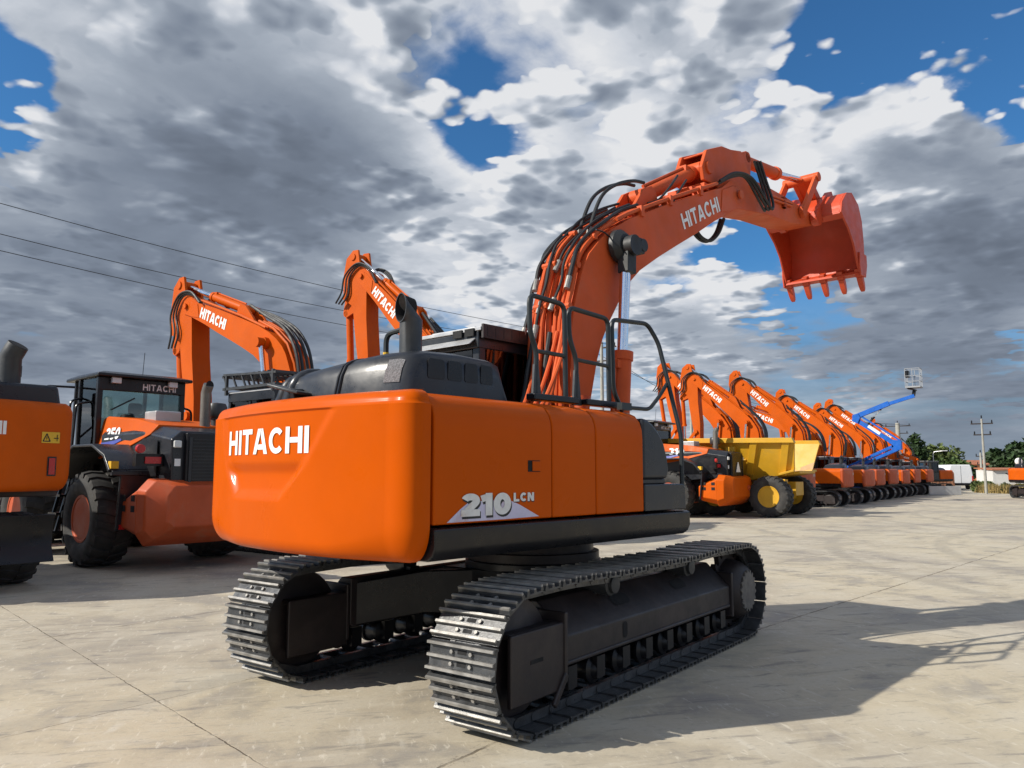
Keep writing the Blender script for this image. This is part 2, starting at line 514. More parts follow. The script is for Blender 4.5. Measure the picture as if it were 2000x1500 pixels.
# ---------------------------------------------------------------- ground: one concrete sheet
def ground():
    m = bpy.data.materials.new('worn_concrete')
    m.use_nodes = True
    nt = m.node_tree
    k = NT(nt)
    b = nt.nodes['Principled BSDF']
    p = k.n('ShaderNodeNewGeometry').outputs['Position']
    x, y, z = k.xyz(p)
    big = k.noise(p, .22, 5, .55, .4)
    mid = k.noise(p, 1.1, 8, .62, .5)
    # streaks scraped along the yard by tracks
    rot = k.n('ShaderNodeVectorRotate', rotation_type='Z_AXIS')
    k.put(rot.inputs['Vector'], p)
    rot.inputs['Angle'].default_value = R(38)
    stv = k.v('MULTIPLY', rot.outputs[0], (1.0, 4.2, 1))
    streak = k.noise(stv, 1.7, 9, .66, .5)
    streak2 = k.noise(k.v('MULTIPLY', rot.outputs[0], (2.6, .55, 1)), 2.6, 7, .6, .3)
    fine = k.noise(p, 26, 5, .7)
    c = k.mix(k.ramp(big, .36, .64), (.375, .33, .262), (.49, .425, .305))
    c = k.mix(k.ramp(mid, .42, .66, 0, .6), c, (.52, .475, .385))
    c = k.mix(k.ramp(mid, .50, .34, 0, .65), c, (.28, .258, .228))
    c = k.mix(k.ramp(streak, .54, .68, 0, .72), c, (.21, .195, .175))
    c = k.mix(k.ramp(streak2, .60, .74, 0, .55), c, (.60, .56, .47))
    c = k.mix(k.ramp(streak, .44, .34, 0, .45), c, (.54, .49, .39))
    c = k.mix(k.ramp(fine, .52, .72, 0, .25), c, (.24, .22, .19))
    c = k.mix(k.ramp(fine, .44, .3, 0, .2), c, (.58, .54, .45))
    fl1 = k.noise(k.v('MULTIPLY', rot.outputs[0], (3.0, 9.0, 1)), 2.4, 6, .7, .3)
    fl2 = k.noise(k.v('MULTIPLY', rot.outputs[0], (9.0, 2.4, 1)), 1.9, 6, .7, .3)
    c = k.mix(k.ramp(fl1, .57, .66, 0, .40), c, (.24, .225, .20))
    c = k.mix(k.ramp(fl2, .58, .67, 0, .55), c, (.66, .61, .50))
    # oil blotches in a few places
    oil = k.noise(p, .75, 7, .62, .8)
    c = k.mix(k.ramp(oil, .62, .72, 0, .5), c, (.17, .16, .15))
    # slab joints: long ones along x, cross ones along y, wandering slightly, part filled with soil
    wob = k.m('MULTIPLY', k.m('SUBTRACT', k.noise(p, 2.3, 6, .7), .5), .045)
    wob2 = k.m('MULTIPLY', k.m('SUBTRACT', k.noise(p, 14, 4, .6), .5), .03)
    wb = k.m('ADD', wob, wob2)
    kink = k.m('MULTIPLY', k.m('MAXIMUM', k.m('SUBTRACT', x, 2.28), 0.0), -.098)
    base = k.m('ADD', k.m('MULTIPLY', x, -.015), kink)
    yl = k.m('SUBTRACT', k.m('ADD', y, wb), base)
    def line(v, width):
        return k.ramp(k.m('ABSOLUTE', v), width * .45, width, 1.0, 0.0)
    j = None
    for off, wd in ((-1.197, .015), (1.265, .006), (4.2, .010), (7.3, .01), (-3.9, .012), (-6.8, .012), (10.4, .01)):
        l = line(k.m('SUBTRACT', yl, off), wd)
        j = l if j is None else k.m('MAXIMUM', j, l)
    xl = k.m('ADD', k.m('SUBTRACT', x, k.m('MULTIPLY', y, .17)), k.m('MULTIPLY', wb, .8))
    for off, wd in ((-3.03, .0065), (3.6, .009), (10.2, .010), (17.2, .012), (24.0, .012), (31, .013), (45, .014)):
        j = k.m('MAXIMUM', j, line(k.m('SUBTRACT', xl, off), wd))
    gap = k.ramp(k.noise(p, 2.4, 5, .65), .38, .58, .2, 1.0)
    j = k.m('MULTIPLY', j, gap)
    c = k.mix(k.m('MULTIPLY', j, .85), c, (.10, .078, .052))
    # spalled dark crumbs beside the main joint
    near = k.ramp(k.m('ABSOLUTE', k.m('ADD', yl, 1.197)), .02, .12, 1.0, 0.0)
    cr = k.m('MULTIPLY', near, k.ramp(k.noise(p, 34, 4, .7), .56, .64))
    c = k.mix(k.m('MULTIPLY', cr, .6), c, (.13, .11, .085))
    for cx_, cy_, rad_ in ((30.0, -9.0, 11.0), (30.3, -8.6, 12.9), (16.0, -13.0, 12.0), (16.3, -12.6, 13.9), (-2.0, 18.0, 14.6), (-2.0, 18.0, 16.6), (44.0, -12.0, 16.5)):
        dist_ = k.v('LENGTH', k.v('SUBTRACT', p, (cx_, cy_, 0)))
        ring = k.ramp(k.m('ABSOLUTE', k.m('SUBTRACT', k.m('ADD', dist_, wob), rad_)), .06, .24, 1.0, 0.0)
        ring = k.m('MULTIPLY', ring, k.ramp(mid, .36, .60, .0, .28))
        c = k.mix(ring, c, (.13, .122, .115))
    # far beyond the yard the sheet is dry field
    far = k.ramp(k.v('LENGTH', p), 130, 175)
    c = k.mix(far, c, (.16, .145, .07))
    k.put(b.inputs['Base Color'], c)
    k.put(b.inputs['Roughness'], k.ramp(mid, .3, .7, .68, .9))
    b.inputs['Specular IOR Level'].default_value = .35
    bn = k.n('ShaderNodeBump')
    bn.inputs['Strength'].default_value = .45
    bn.inputs['Distance'].default_value = .02
    h = k.m('ADD', k.m('MULTIPLY', fine, .25), k.m('MULTIPLY', streak, .35))
    h = k.m('ADD', h, k.m('MULTIPLY', mid, .35))
    k.put(bn.inputs['Height'], k.m('SUBTRACT', h, k.m('MULTIPLY', j, .8)))
    nt.links.new(bn.outputs[0], b.inputs['Normal'])
    mb = MB()
    S = 1500
    mb.add([(-S, -S, 0), (S, -S, 0), (S, S, 0), (-S, S, 0)], [(0, 1, 2, 3)])
    tag(P('ground', None, m, mb, smooth=0), kind='structure')
ground()

# ---------------------------------------------------------------- excavator
DRIVEG = material('dusty_grey_casting', (.13, .12, .11), .6, .2, .25, (.06, .055, .05), .5, .1, 8)
DY = -0.0969                                     # the main machine's house is swung this far over its tracks
BF = Vector((.22, 0, 1.95))                      # boom foot pin
BT = Vector((3.72, 0, 5.20))                     # boom tip pin = arm pivot
AT = Vector((6.42, 0, 5.56))                     # arm tip pin = bucket pivot
BOOM_OUT = [(.05, 1.83), (.17, 1.90), (.20, 2.31), (.235, 2.96), (.27, 3.18), (.345, 3.4), (.42, 3.6), (.52, 3.76), (.69, 3.93), (.90, 4.09), (1.22, 4.28), (1.8, 4.55), (2.63, 4.92), (3.30, 5.19),
            (3.55, 5.36), (3.70, 5.385), (3.84, 5.33), (3.90, 5.20), (3.84, 5.08),
            (3.57, 4.95), (3.07, 4.695), (2.61, 4.43), (2.18, 4.20), (1.78, 3.98), (1.41, 3.76), (1.2, 3.585), (1.03, 3.38), (.83, 3.11), (.72, 2.93), (.63, 2.72), (.52, 2.33), (.45, 2.0), (.38, 1.83)]
ARM_OUT = [(3.40, 5.28), (3.45, 5.60), (3.5, 5.83), (3.78, 5.87), (4.07, 5.94), (4.15, 5.83), (4.36, 5.63), (4.9, 5.66), (5.37, 5.67), (6.24, 5.66), (6.46, 5.66), (6.53, 5.57), (6.46, 5.47),
           (5.66, 5.31), (4.78, 5.23), (3.93, 5.09), (3.78, 5.03), (3.66, 5.03), (3.55, 5.12)]
EAR_OUT = [(3.02, 5.24), (2.98, 5.41), (3.11, 5.66), (3.52, 5.835), (3.8, 5.87), (3.55, 5.24), (3.36, 5.24)]
BUCK_OUT = [(6.54, 5.62), (6.60, 5.80), (6.82, 6.0), (7.05, 6.06), (7.33, 5.93), (7.46, 5.68), (7.50, 5.35), (7.49, 5.05), (7.40, 4.80)]   # back curve from lip to cutting edge
BUCK_FRONT = [(7.24, 4.80), (7.03, 5.22), (6.84, 5.42), (6.64, 5.55)]

def ctr(pts, c):
    return [(a - c.x, b - c.z) for a, b in pts]

def cwx(y):
    return -2.66 + .12 * y * y
def counterweight_mb(nu=150, nv=80, recess=True):
    rec = [(-.675, 2.06), (-.40, 1.70), (-.07, 1.43), (.64, 1.43), (.86, 1.70), (.99, 2.06)]
    pth = [(-2.345, -1.24), (-2.36, -1.24), (-2.385, -1.24)]
    for i in range(1, 13):
        t = i / 12
        a, c, e = Vector((-2.385, -1.24)), Vector((-2.515, -1.245)), Vector((cwx(1.05), -1.05))
        q = a * (1 - t) ** 2 + c * 2 * t * (1 - t) + e * t * t
        pth.append((q.x, q.y))
    N = nu - 30
    for i in range(1, N + 1):
        y = -1.05 + 2.10 * i / N
        pth.append((cwx(y), y))
    pth += [(x, -y) for x, y in reversed(pth[:14])]
    n = len(pth)
    zs = []
    for j in range(nv + 1):
        zs.append(1.095 + (2.135 - 1.095) * j / nv)
    def ss(t):
        t = max(0, min(1, t))
        return t * t * (3 - 2 * t)
    rings = []
    for z in zs:
        ring = []
        for i, (x, y) in enumerate(pth):
            a, b = pth[max(i - 1, 0)], pth[min(i + 1, n - 1)]
            d = Vector((b[0] - a[0], b[1] - a[1])).normalized()
            nin = Vector((-d.y, d.x)) * -1
            if nin.x < 0 and abs(y) < 1.2: nin = -nin
            if abs(y) >= 1.2 and nin.y * y > 0: nin = -nin
            e_ = ss((abs(y) - .55) / .69)
            zc = 1.19 + .13 * e_
            off = 0
            if z < zc:
                h_ = (zc - z) / (zc - 1.095)
                off = (.085 + .05 * e_) * (1 - math.sqrt(max(0, 1 - .985 * h_ * h_)))
            zt_ = 2.045
            if z > zt_ - .001: off += .014 * ss((z - zt_) / .008)
            if z > zt_:
                h_ = (z - zt_) / (2.135 - zt_)
                off += .085 * (1 - math.sqrt(max(0, 1 - .985 * h_ * h_)))
            if recess and z < 2.06:
                dist = 9
                for q in range(len(rec) - 1):
                    (ay, az), (by, bz) = rec[q], rec[q + 1]
                    ey, ez = by - ay, bz - az
                    l = math.hypot(ey, ez)
                    dist = min(dist, ((y - ay) * -ez + (z - az) * ey) / l)
                if dist > 0:
                    w = ss(dist / .085) * ss((2.05 - z) / .02)
                    off += w * (.018 + .034 * ss((1.715 - z) / .10) * (1 - .55 * ss((1.62 - z) / .2)))
            ring.append((x + nin.x * off, y + nin.y * off, z))
        rings.append(ring)
    mb = MB()
    mb.loft(rings, 0, cap=False, closed=False)
    top = rings[-1]
    mb.add(top + [(-2.33, p[1], 2.14) for p in top], [(i, i + 1, n + i + 1, n + i) for i in range(n - 1)])
    bot = rings[0]
    mb.add(bot + [(-2.33, p[1], 1.095) for p in bot], [(i + 1, i, n + i, n + i + 1) for i in range(n - 1)])
    for k in (0, n - 1):
        mb.add([r[k] for r in rings] + [(-2.335, r[k][1] * .97, r[k][2]) for r in rings], [(i, i + 1, nv + 2 + i, nv + 1 + i) for i in range(nv)])
    return mb

def cwpt(y, z, off):
    if abs(y) > 1.0: off = off - .9 * (abs(y) - 1.0) ** 2
    return Vector((cwx(y) - off, y, z))

PANEL = [(-1.24, 1.315), (-1.24, 1.90), (-1.236, 1.97), (-1.215, 2.035), (-1.17, 2.09), (-1.10, 2.120), (-1.0, 2.137), (-.8, 2.145), (-.8, 1.315)]

def shoe_mb(w, bolts=True):
    """one triple-grouser shoe, x along travel, z outward, centred"""
    m = MB()
    hw = w / 2
    m.box(-.082, .088, -hw, hw, -.012, .0)
    m.box(-.097, -.082, -hw, hw, -.020, -.006)
    for x, h in ((-.078, .036), (-.004, .028), (.070, .036)):
        m.prism([(x - .016, 0), (x - .010, h * .62), (x + .010, h * .62), (x + .016, 0)], -hw, hw, 'y', 0)
        m.prism([(x - .010, h * .62), (x - .008, h), (x + .008, h), (x + .010, h * .62)], -hw, hw, 'y', 1)
    if bolts:
        for y in (-.075, .075):
            for x in (-.040, .030):
                m.cyl((x, y, 0), (x, y, .016), .013, 6, 1)
        for x in (-.043, .028):
            m.box(x - .013, x + .013, -.035, .035, -.001, .0015, 2)
    return m

def track_path(n, L=1.83, r=.43):
    """n evenly spaced (x, z, angle) round the belt; sags a little between the top rollers"""
    pts = []
    zc = r + .032
    K = 400
    seq = []
    for i in range(K):
        t = i / K
        seq.append((-L + 2 * L * t, zc - r))
    for i in range(K):
        a = -math.pi / 2 + math.pi * i / K
        seq.append((L + r * math.cos(a), zc + r * math.sin(a)))
    for i in range(K):
        t = i / K
        x = L - 2 * L * t
        seq.append((x, zc + r - .018 * math.sin(math.pi * t) ** 2 + .012 * math.sin(3 * math.pi * t) ** 2))
    for i in range(K):
        a = math.pi / 2 + math.pi * i / K
        seq.append((-L + r * math.cos(a), zc + r * math.sin(a)))
    d = [0]
    for i in range(len(seq)):
        a, b = seq[i], seq[(i + 1) % len(seq)]
        d.append(d[-1] + math.hypot(b[0] - a[0], b[1] - a[1]))
    out, i = [], 0
    for q in range(n):
        s = d[-1] * (q + .35) / n
        while d[i + 1] < s: i += 1
        a, b = seq[i], seq[(i + 1) % len(seq)]
        t = (s - d[i]) / max(1e-9, d[i + 1] - d[i])
        # chord direction over a shoe's length
        def at(u):
            u %= d[-1]
            lo, hi = 0, len(seq)
            while hi - lo > 1:
                mm = (lo + hi) // 2
                if d[mm] <= u: lo = mm
                else: hi = mm
            p, r2 = seq[lo], seq[(lo + 1) % len(seq)]
            tt = (u - d[lo]) / max(1e-9, d[lo + 1] - d[lo])
            return p[0] + (r2[0] - p[0]) * tt, p[1] + (r2[1] - p[1]) * tt
        p0, p1 = at(s - .09), at(s + .09)
        out.append(((p0[0] + p1[0]) / 2, (p0[1] + p1[1]) / 2, math.atan2(p1[1] - p0[1], p1[0] - p0[0])))
    return out

def undercarriage(root, detail, w=.517, gauge=1.083, rz=0.0):
    N = 50
    path = track_path(N)
    rot = (0, 0, rz)
    sm = None
    for sd in (-1, 1):
        yc = sd * gauge
        if detail:
            ch = MB()
            for x, z, a in path:
                M = Matrix.Translation((x, yc, z)) @ Matrix.Rotation(-a, 4, 'Y')
                for yy in (-.095, .095):
                    ch.box(-.098, .098, yy - .02, yy + .02, .014, .075, 0, M)
                ch.cyl(M @ Vector((.09, -.12, .045)), M @ Vector((.09, .12, .045)), .028, 8)
            belt = P('track', root, SHOE, ch, rot=rot)
            for x, z, a in path:
                P('track_shoe', belt, [SHOE, WORN, DARK], lambda: shoe_mb(w), key='shoe', smooth=0,
                  loc=(x, yc, z), rot=(math.pi, -a, 0))
        else:
            def tk(yc=yc):
                m = MB()
                for x, z, a in path:
                    M = Matrix.Translation((x, yc, z)) @ Matrix.Rotation(-a, 4, 'Y') @ Matrix.Rotation(math.pi, 4, 'X')
                    st = len(m.v)
                    m.box(-.09, .09, -w / 2, w / 2, -.05, 0)
                    for gx in (-.075, 0, .07):
                        m.box(gx - .012, gx + .012, -w / 2, w / 2, 0, .028)
                    m.xf(M, st)
                return m
            P('track', root, SHOE, tk, key=('track', sd), smooth=0, rot=rot)
        o = lambda v: yc + sd * v
        def frame():
            m = MB()
            m.prism([(o(.165), .355), (o(.165), .53), (o(-.06), .745), (o(-.19), .745), (o(-.19), .355)], -1.38, 1.52, 'x')
            m.prism([(o(.178), .338), (o(.178), .368), (o(-.19), .368), (o(-.19), .338)], -1.36, 1.50, 'x')
            # idler yoke and its plate
            m.box(-2.0, -1.40, min(o(.185), o(.15)), max(o(.185), o(.15)), .20, .635)
            m.box(-1.42, -1.385, min(o(.20), o(-.19)), max(o(.20), o(-.19)), .24, .70)
            m.bar((-1.40, o(.19), .30), (-1.55, o(.19), .12), .03, .05)
            m.box(-2.0, -1.40, min(o(-.15), o(-.185)), max(o(-.15), o(-.185)), .20, .635)
            m.box(-1.98, -1.40, min(o(.15), o(-.15)), max(o(.15), o(-.15)), .60, .635)
            m.box(1.52, 1.56, min(o(.19), o(-.2)), max(o(.19), o(-.2)), .24, .66)
            return m
        f = P('track_frame', root, FRAME, frame, key=None if detail else ('tf', sd), bev=.012 if detail else 0, rot=rot)
        if detail:  # flat dark patches paint the shade of holes and slots, nothing is cut
            nrm = Vector((0, sd * .2, .21)).normalized()
            tx = Vector((1, 0, 0))
            ty = nrm.cross(tx)
            for x in (-.42, .62):
                c = Vector((x, o(.045), .645)) + nrm * .004
                pts = [c + tx * (math.cos(2 * math.pi * q / 24) * .05 + (.08 if math.cos(2 * math.pi * q / 24) > 0 else -.08)) + ty * math.sin(2 * math.pi * q / 24) * .05 for q in range(24)]
                P('opening_shade', f, DARK, MB().add(pts, [list(range(24))]))
            c = Vector((-.55, o(.168), .45))
            P('opening_shade', f, DARK, MB().add([c + Vector((math.cos(2 * math.pi * q / 20) * .035, 0, math.sin(2 * math.pi * q / 20) * .03 + (.03 if math.sin(2 * math.pi * q / 20) > 0 else -.03))) for q in range(20)], [list(range(20))]))
            P('slot_shade', f, DARK, MB().box(-1.80, -1.66, min(o(.184), o(.187)), max(o(.184), o(.187)), .43, .455))
        def idl():
            m = MB()
            m.lathe([(-.07, .10), (-.07, .27), (-.055, .30), (-.055, .37), (-.03, .385), (.03, .385), (.055, .37), (.055, .30), (.07, .27), (.07, .10)], (-1.80, yc, .46), 'y', 32)
            return m
        P('idler', root, FRAME, idl, key=None if detail else ('idl', sd), rot=rot)
        def spr():
            m = MB()
            pr = []
            T = 21
            for q in range(T * 4):
                a = 2 * math.pi * q / (T * 4)
                r = (.395, .395, .335, .335)[q % 4]
                pr.append((1.83 + r * math.cos(a), .46 + r * math.sin(a)))
            m.prism(pr, yc - .025, yc + .025)
            m.lathe([(o(.02) - yc, .30), (o(.13) - yc, .28), (o(.20) - yc, .235), (o(.225) - yc, .20), (o(.225) - yc, .01)], (1.83, yc, .46), 'y', 32)
            return m
        P('sprocket', root, FRAME, spr, key=None if detail else ('spr', sd), rot=rot)
        if detail:
            m = MB()
            pr = []
            for q in range(72):
                a = 2 * math.pi * q / 72
                r = .20 if (q // 2) % 2 else .175
                pr.append((1.83 + r * math.cos(a), .46 + r * math.sin(a)))
            m.prism(pr, min(o(.226), o(.24)), max(o(.226), o(.24)))
            P('final_drive_cover', root, DRIVEG, m, rot=rot)
        for x in (-.62, .75):
            def cr(x=x):
                m = MB()
                m.lathe([(-.13, .04), (-.13, .085), (.09, .085), (.10, .065), (.13, .065), (.135, .05), (.135, .01)] if sd > 0 else [(.13, .04), (.13, .085), (-.09, .085), (-.10, .065), (-.13, .065), (-.135, .05), (-.135, .01)], (x, yc, .785), 'y', 20)
                m.box(x - .06, x + .06, min(o(-.19), o(-.02)), max(o(-.19), o(-.02)), .70, .77)
                return m
            P('carrier_roller', root, GREYM if detail else FRAME, cr, key=None if detail else ('car', sd, x), rot=rot)
        for i in range(8):
            x = -1.28 + i * 2.62 / 7
            def tr():
                m = MB()
                m.lathe([(-.16, .03), (-.16, .06), (-.12, .075), (-.10, .105), (-.07, .105), (-.06, .085), (.06, .085), (.07, .105), (.10, .105), (.12, .075), (.16, .06), (.16, .03)], (0, 0, 0), 'y', 20)
                m.box(-.055, .055, -.165, -.125, -.05, .10)
                m.box(-.055, .055, .125, .165, -.05, .10)
                return m
            P('track_roller', root, BLACK, tr, key='roller', loc=Matrix.Rotation(rz, 3, 'Z') @ Vector((x, yc, .225)), rot=rot)
    m = MB()
    # centre X frame: arms rise from the side frames to the swing bearing
    for sx in (-1, 1):
        for sy in (-1, 1):
            m.loft([[(sx * .30, sy * .1, .42), (sx * .55, sy * .1, .42), (sx * .55, sy * .1, .80), (sx * .30, sy * .1, .80)][::1],
                    [(sx * .45, sy * .55, .42), (sx * .85, sy * .55, .42), (sx * .85, sy * .55, .78), (sx * .45, sy * .55, .78)],
                    [(sx * .55, sy * .92, .34), (sx * 1.35, sy * .92, .34), (sx * 1.35, sy * .92, .70), (sx * .55, sy * .92, .70)]])
    m.box(-.62, .62, -.55, .55, .45, .80)
    m.lathe([(.78, .62), (.86, .62)], (0, 0, 0), 'z', 40)
    P('center_frame', root, BLACK, m if detail else (lambda: m), key=None if detail else 'xframe', bev=.015 if detail else 0, rot=rot)
    P('swing_bearing', root, FRAME, lambda: MB().lathe([(.84, .50), (.84, .60), (.93, .60), (.935, .55), (1.07, .55)], (0, 0, 0), 'z', 48), key='bearing', rot=rot)

def rod(root, a, b, rb, rr, frac, name, mat, rot, label=None, eye=None):
    """hydraulic cylinder from a (barrel end) to b (rod end)"""
    a, b = Vector(a), Vector(b)
    d = (b - a)
    e = a + d * frac
    m = MB()
    m.tube([a, a + d.normalized() * .04, e - d.normalized() * .09, e - d.normalized() * .088, e], [rb * .95, rb, rb, rb * 1.16, rb * 1.16], 20)
    m.cyl(a - Vector((0, rb * 1.15, 0)), a + Vector((0, rb * 1.15, 0)), rb * 1.1, 16)
    n = d.normalized()
    side = n.cross(Vector((0, 1, 0))).normalized()
    m.tube([a + n * .12 + side * rb * 1.2, e - n * .12 + side * rb * 1.2, e - n * .07 + side * rb * .9], .018, 8)
    m.box(-.05, .05, -.05, .05, -.04, .04, 0, Matrix.Translation(e - n * .14 + side * rb * .9))
    c = P(name, root, mat, m, rot=rot, label=label)
    r = MB()
    r.cyl(e, b, rr, 16)
    P('rod', c, CHROME, r)
    g = MB()
    g.cyl(b - Vector((0, rr * 2.2, 0)), b + Vector((0, rr * 2.2, 0)), rr * 1.9, 16)
    P('rod_eye', c, eye or mat, g)
    return c

def xz(v, a):
    """rotate a vector in the xz plane, positive = nose up"""
    c, s = math.cos(a), math.sin(a)
    return Vector((v.x * c - v.z * s, v.y, v.x * s + v.z * c))

def front_gear(root, detail, rot, paint, ba=0.0, aa=0.0, bucket_a=0.0, sc=1.0, bucket_mat=None, letters=True, cyl_paint=None, bf=None):
    """boom, arm, bucket and their cylinders. ba/aa = boom and arm angle added to the drawn pose"""
    bucket_mat = bucket_mat or paint
    rz = rot[2]
    Rz = Matrix.Rotation(rz, 3, 'Z')
    bfp = Vector(bf) if bf else BF
    T = bfp + xz(BT - BF, ba) * sc                     # arm pivot in the house frame
    A = T + xz(AT - BT, aa) * sc
    hb = (.26 if detail else .25)
    cy = -.03
    def boom():
        m = MB()
        m.prism(ctr(BOOM_OUT, BF), cy - hb, cy + hb)
        for s in (-1, 1):
            y0, y1 = cy + s * hb, cy + s * (hb + .035)
            m.cyl((3.72 - BF.x, y0, 5.2 - BF.z), (3.72 - BF.x, y0 + s * .015, 5.2 - BF.z), .12, 28)
            m.cyl((3.72 - BF.x, y1, 5.2 - BF.z), (3.72 - BF.x, y1 + s * .03, 5.2 - BF.z), .06, 16)
            m.cyl((0.02, y0, 0.02), (0.02, y1, 0.02), .14, 20)
            m.cyl((.98 - BF.x, y0, 3.90 - BF.z), (.98 - BF.x, y0 + s * .09, 3.90 - BF.z), .11, 20)
            # arm cylinder bracket ears on the boom's back
            m.prism([(1.34 - BF.x, 4.30 - BF.z), (1.72 - BF.x, 4.78 - BF.z), (1.88 - BF.x, 4.86 - BF.z), (1.98 - BF.x, 4.80 - BF.z), (2.05 - BF.x, 4.62 - BF.z)], s * .11, s * .155)
            # gusset plates welded near the tip
            m.prism([(3.25 - BF.x, 4.86 - BF.z), (3.30 - BF.x, 5.16 - BF.z), (3.62 - BF.x, 5.31 - BF.z), (3.84 - BF.x, 5.07 - BF.z), (3.55 - BF.x, 4.95 - BF.z)], y0, y0 + s * .012)
        return m
    bo = P('boom', root, paint, boom, key=('boom', detail), bev=.014 if detail else 0, loc=Rz @ bfp, rot=(0, -ba, rz), scale=sc)
    if letters:
        d = Vector((.945, 0, .47)).normalized()
        up = Vector((-d.z, 0, d.x))
        ups = Vector((-.35, 0, .94))
        for s in ((-1,) if detail else (-1, 1)):
            def lt(s=s):
                o = Vector((2.345 - BF.x, cy + s * (hb + .003), 4.425 - BF.z))
                if s > 0:
                    o2 = Vector((3.24 - BF.x, cy + s * (hb + .004), 4.87 - BF.z))
                    fn = lambda u, v: o2 - d * u + Vector((-.42, 0, .9)) * v
                else:
                    fn = lambda u, v: o + d * u + up * v
                return lettering('HITACHI', fn, .185 if detail else .21, .20 if detail else .25, .82, .10, wid=1.0, nrm=(0, s, 0), step=.001)[0]
            P('lettering', bo, WHITE, lt, key=('lett', detail, s), smooth=0)
    if not detail:
        for k, yy in enumerate((.05, -.05, .15, -.14)):
            P('pipe', bo, paint, lambda: MB().tube([(x - BF.x, yy, z - BF.z) for x, z in [(.10, 2.2), (.17, 2.96), (.27, 3.42), (.45, 3.80), (.85, 4.16), (1.3, 4.40)]], .028, 6), key=('fleetpipe', k))
        for s in (-1, 1):
            for q in (.05, .10):
                P('pipe', bo, paint, lambda: MB().tube([(x - BF.x, cy + s * (hb - q + .05), z - BF.z) for x, z in [(1.0, 4.2), (1.8, 4.60), (2.63, 4.97), (3.32, 5.27)]], .02, 6), key=('fleetpipe', s, q))
        for k, yy in enumerate((.0, -.10, .11, .2)):
            P('hose', bo, HOSE, lambda: MB().tube(sp([(x - BF.x, yy, z - BF.z) for x, z in [(.08, 2.9), (.10, 3.35), (.22, 3.75), (.52, 4.12), (1.0, 4.42), (1.5, 4.62 + .04 * k)]], 4), .03, 6), key=('fleethose', k))
        for s in (-1, 1):
            for k in range(3):
                yy = cy + s * (hb + .03 + .025 * k)
                P('elbow_hose', bo, HOSE, lambda: MB().tube(sp([(x - BF.x, yy, z - BF.z) for x, z in [(3.1, 5.13), (3.45, 5.38 + .03 * k), (3.85 + .03 * k, 5.42 + .02 * k), (4.1 + .06 * k, 5.1), (4.0 + .1 * k, 4.7), (4.15 + .08 * k, 4.4)]], 5), .022, 6), key=('elbow', s, k))
    # arm
    ha = .2
    def arm():
        m = MB()
        m.prism(ctr(ARM_OUT, BT), -ha, ha)
        for s in (-1, 1):
            m.prism(ctr(EAR_OUT, BT), s * ha + (.002 if s > 0 else -.002), s * (ha - .05))
            m.cyl((3.14 - BT.x, s * (ha - .06), 5.43 - BT.z), (3.14 - BT.x, s * (ha + .03), 5.43 - BT.z), .085, 18)
            m.cyl((AT.x - BT.x, s * ha, AT.z - BT.z), (AT.x - BT.x, s * (ha + .05), AT.z - BT.z), .10, 20)
            m.cyl((5.98 - BT.x, s * ha, 5.56 - BT.z), (5.98 - BT.x, s * (ha + .06), 5.56 - BT.z), .075, 16)
            m.prism([(4.0 - BT.x, 5.90 - BT.z), (4.38 - BT.x, 6.06 - BT.z), (4.52 - BT.x, 5.98 - BT.z), (4.46 - BT.x, 5.64 - BT.z), (4.2 - BT.x, 5.64 - BT.z)], s * .09, s * .13)
        m.prism(ctr([(3.125, 5.645), (3.52, 5.812), (3.53, 5.79), (3.135, 5.622)], BT), -ha + .052, ha - .052)
        return m
    ar = P('arm', root, paint, arm, key=('arm', detail), bev=.012 if detail else 0, loc=Rz @ T, rot=(0, -aa, rz), scale=sc)
    # bucket cylinder + linkage belong to the arm
    def bcy():
        m = MB()
        a, b = Vector((4.42 - BT.x, 0, 5.98 - BT.z)), Vector((5.62 - BT.x, 0, 6.12 - BT.z))
        m.tube([a, a + (b - a) * .05, a + (b - a) * .93, a + (b - a) * .931, b], [.08, .085, .085, .10, .10], 18)
        m.cyl(a - Vector((0, .13, 0)), a + Vector((0, .13, 0)), .075, 14)
        return m
    P('bucket_cylinder', ar, cyl_paint or paint, bcy, key=('bcy', detail))
    P('bucket_cylinder_rod', ar, CHROME, lambda: MB().cyl((5.62 - BT.x, 0, 6.12 - BT.z), (6.58 - BT.x, 0, 6.28 - BT.z), .052, 14), key='bcr')
    def lnk():
        m = MB()
        p = Vector((6.58 - BT.x, 0, 6.28 - BT.z))
        q = Vector((5.98 - BT.x, 0, 5.56 - BT.z))
        m.cyl(p - Vector((0, .29, 0)), p + Vector((0, .29, 0)), .075, 20)
        for s in (-1, 1):
            m.bar(p + Vector((0, s * .245, 0)), q + Vector((0, s * .245, 0)), .05, .13)
            m.cyl(q + Vector((0, s * .21, 0)), q + Vector((0, s * .28, 0)), .085, 16)
        w = Vector((7.0 - BT.x, 0, 6.0 - BT.z))
        for s in (-1, 1):
            m.bar(p + Vector((0, s * .10, 0)), w + Vector((0, s * .10, 0)), .07, .15)
        m.bar(p + Vector((0, 0, -.05)), w + Vector((0, 0, -.02)), .18, .05)
        m.cyl(w - Vector((0, .17, 0)), w + Vector((0, .17, 0)), .08, 16)
        return m
    P('bucket_link', ar, cyl_paint or paint, lnk, key=('lnk', detail), bev=.008 if detail else 0)
    # bucket
    bw = .615
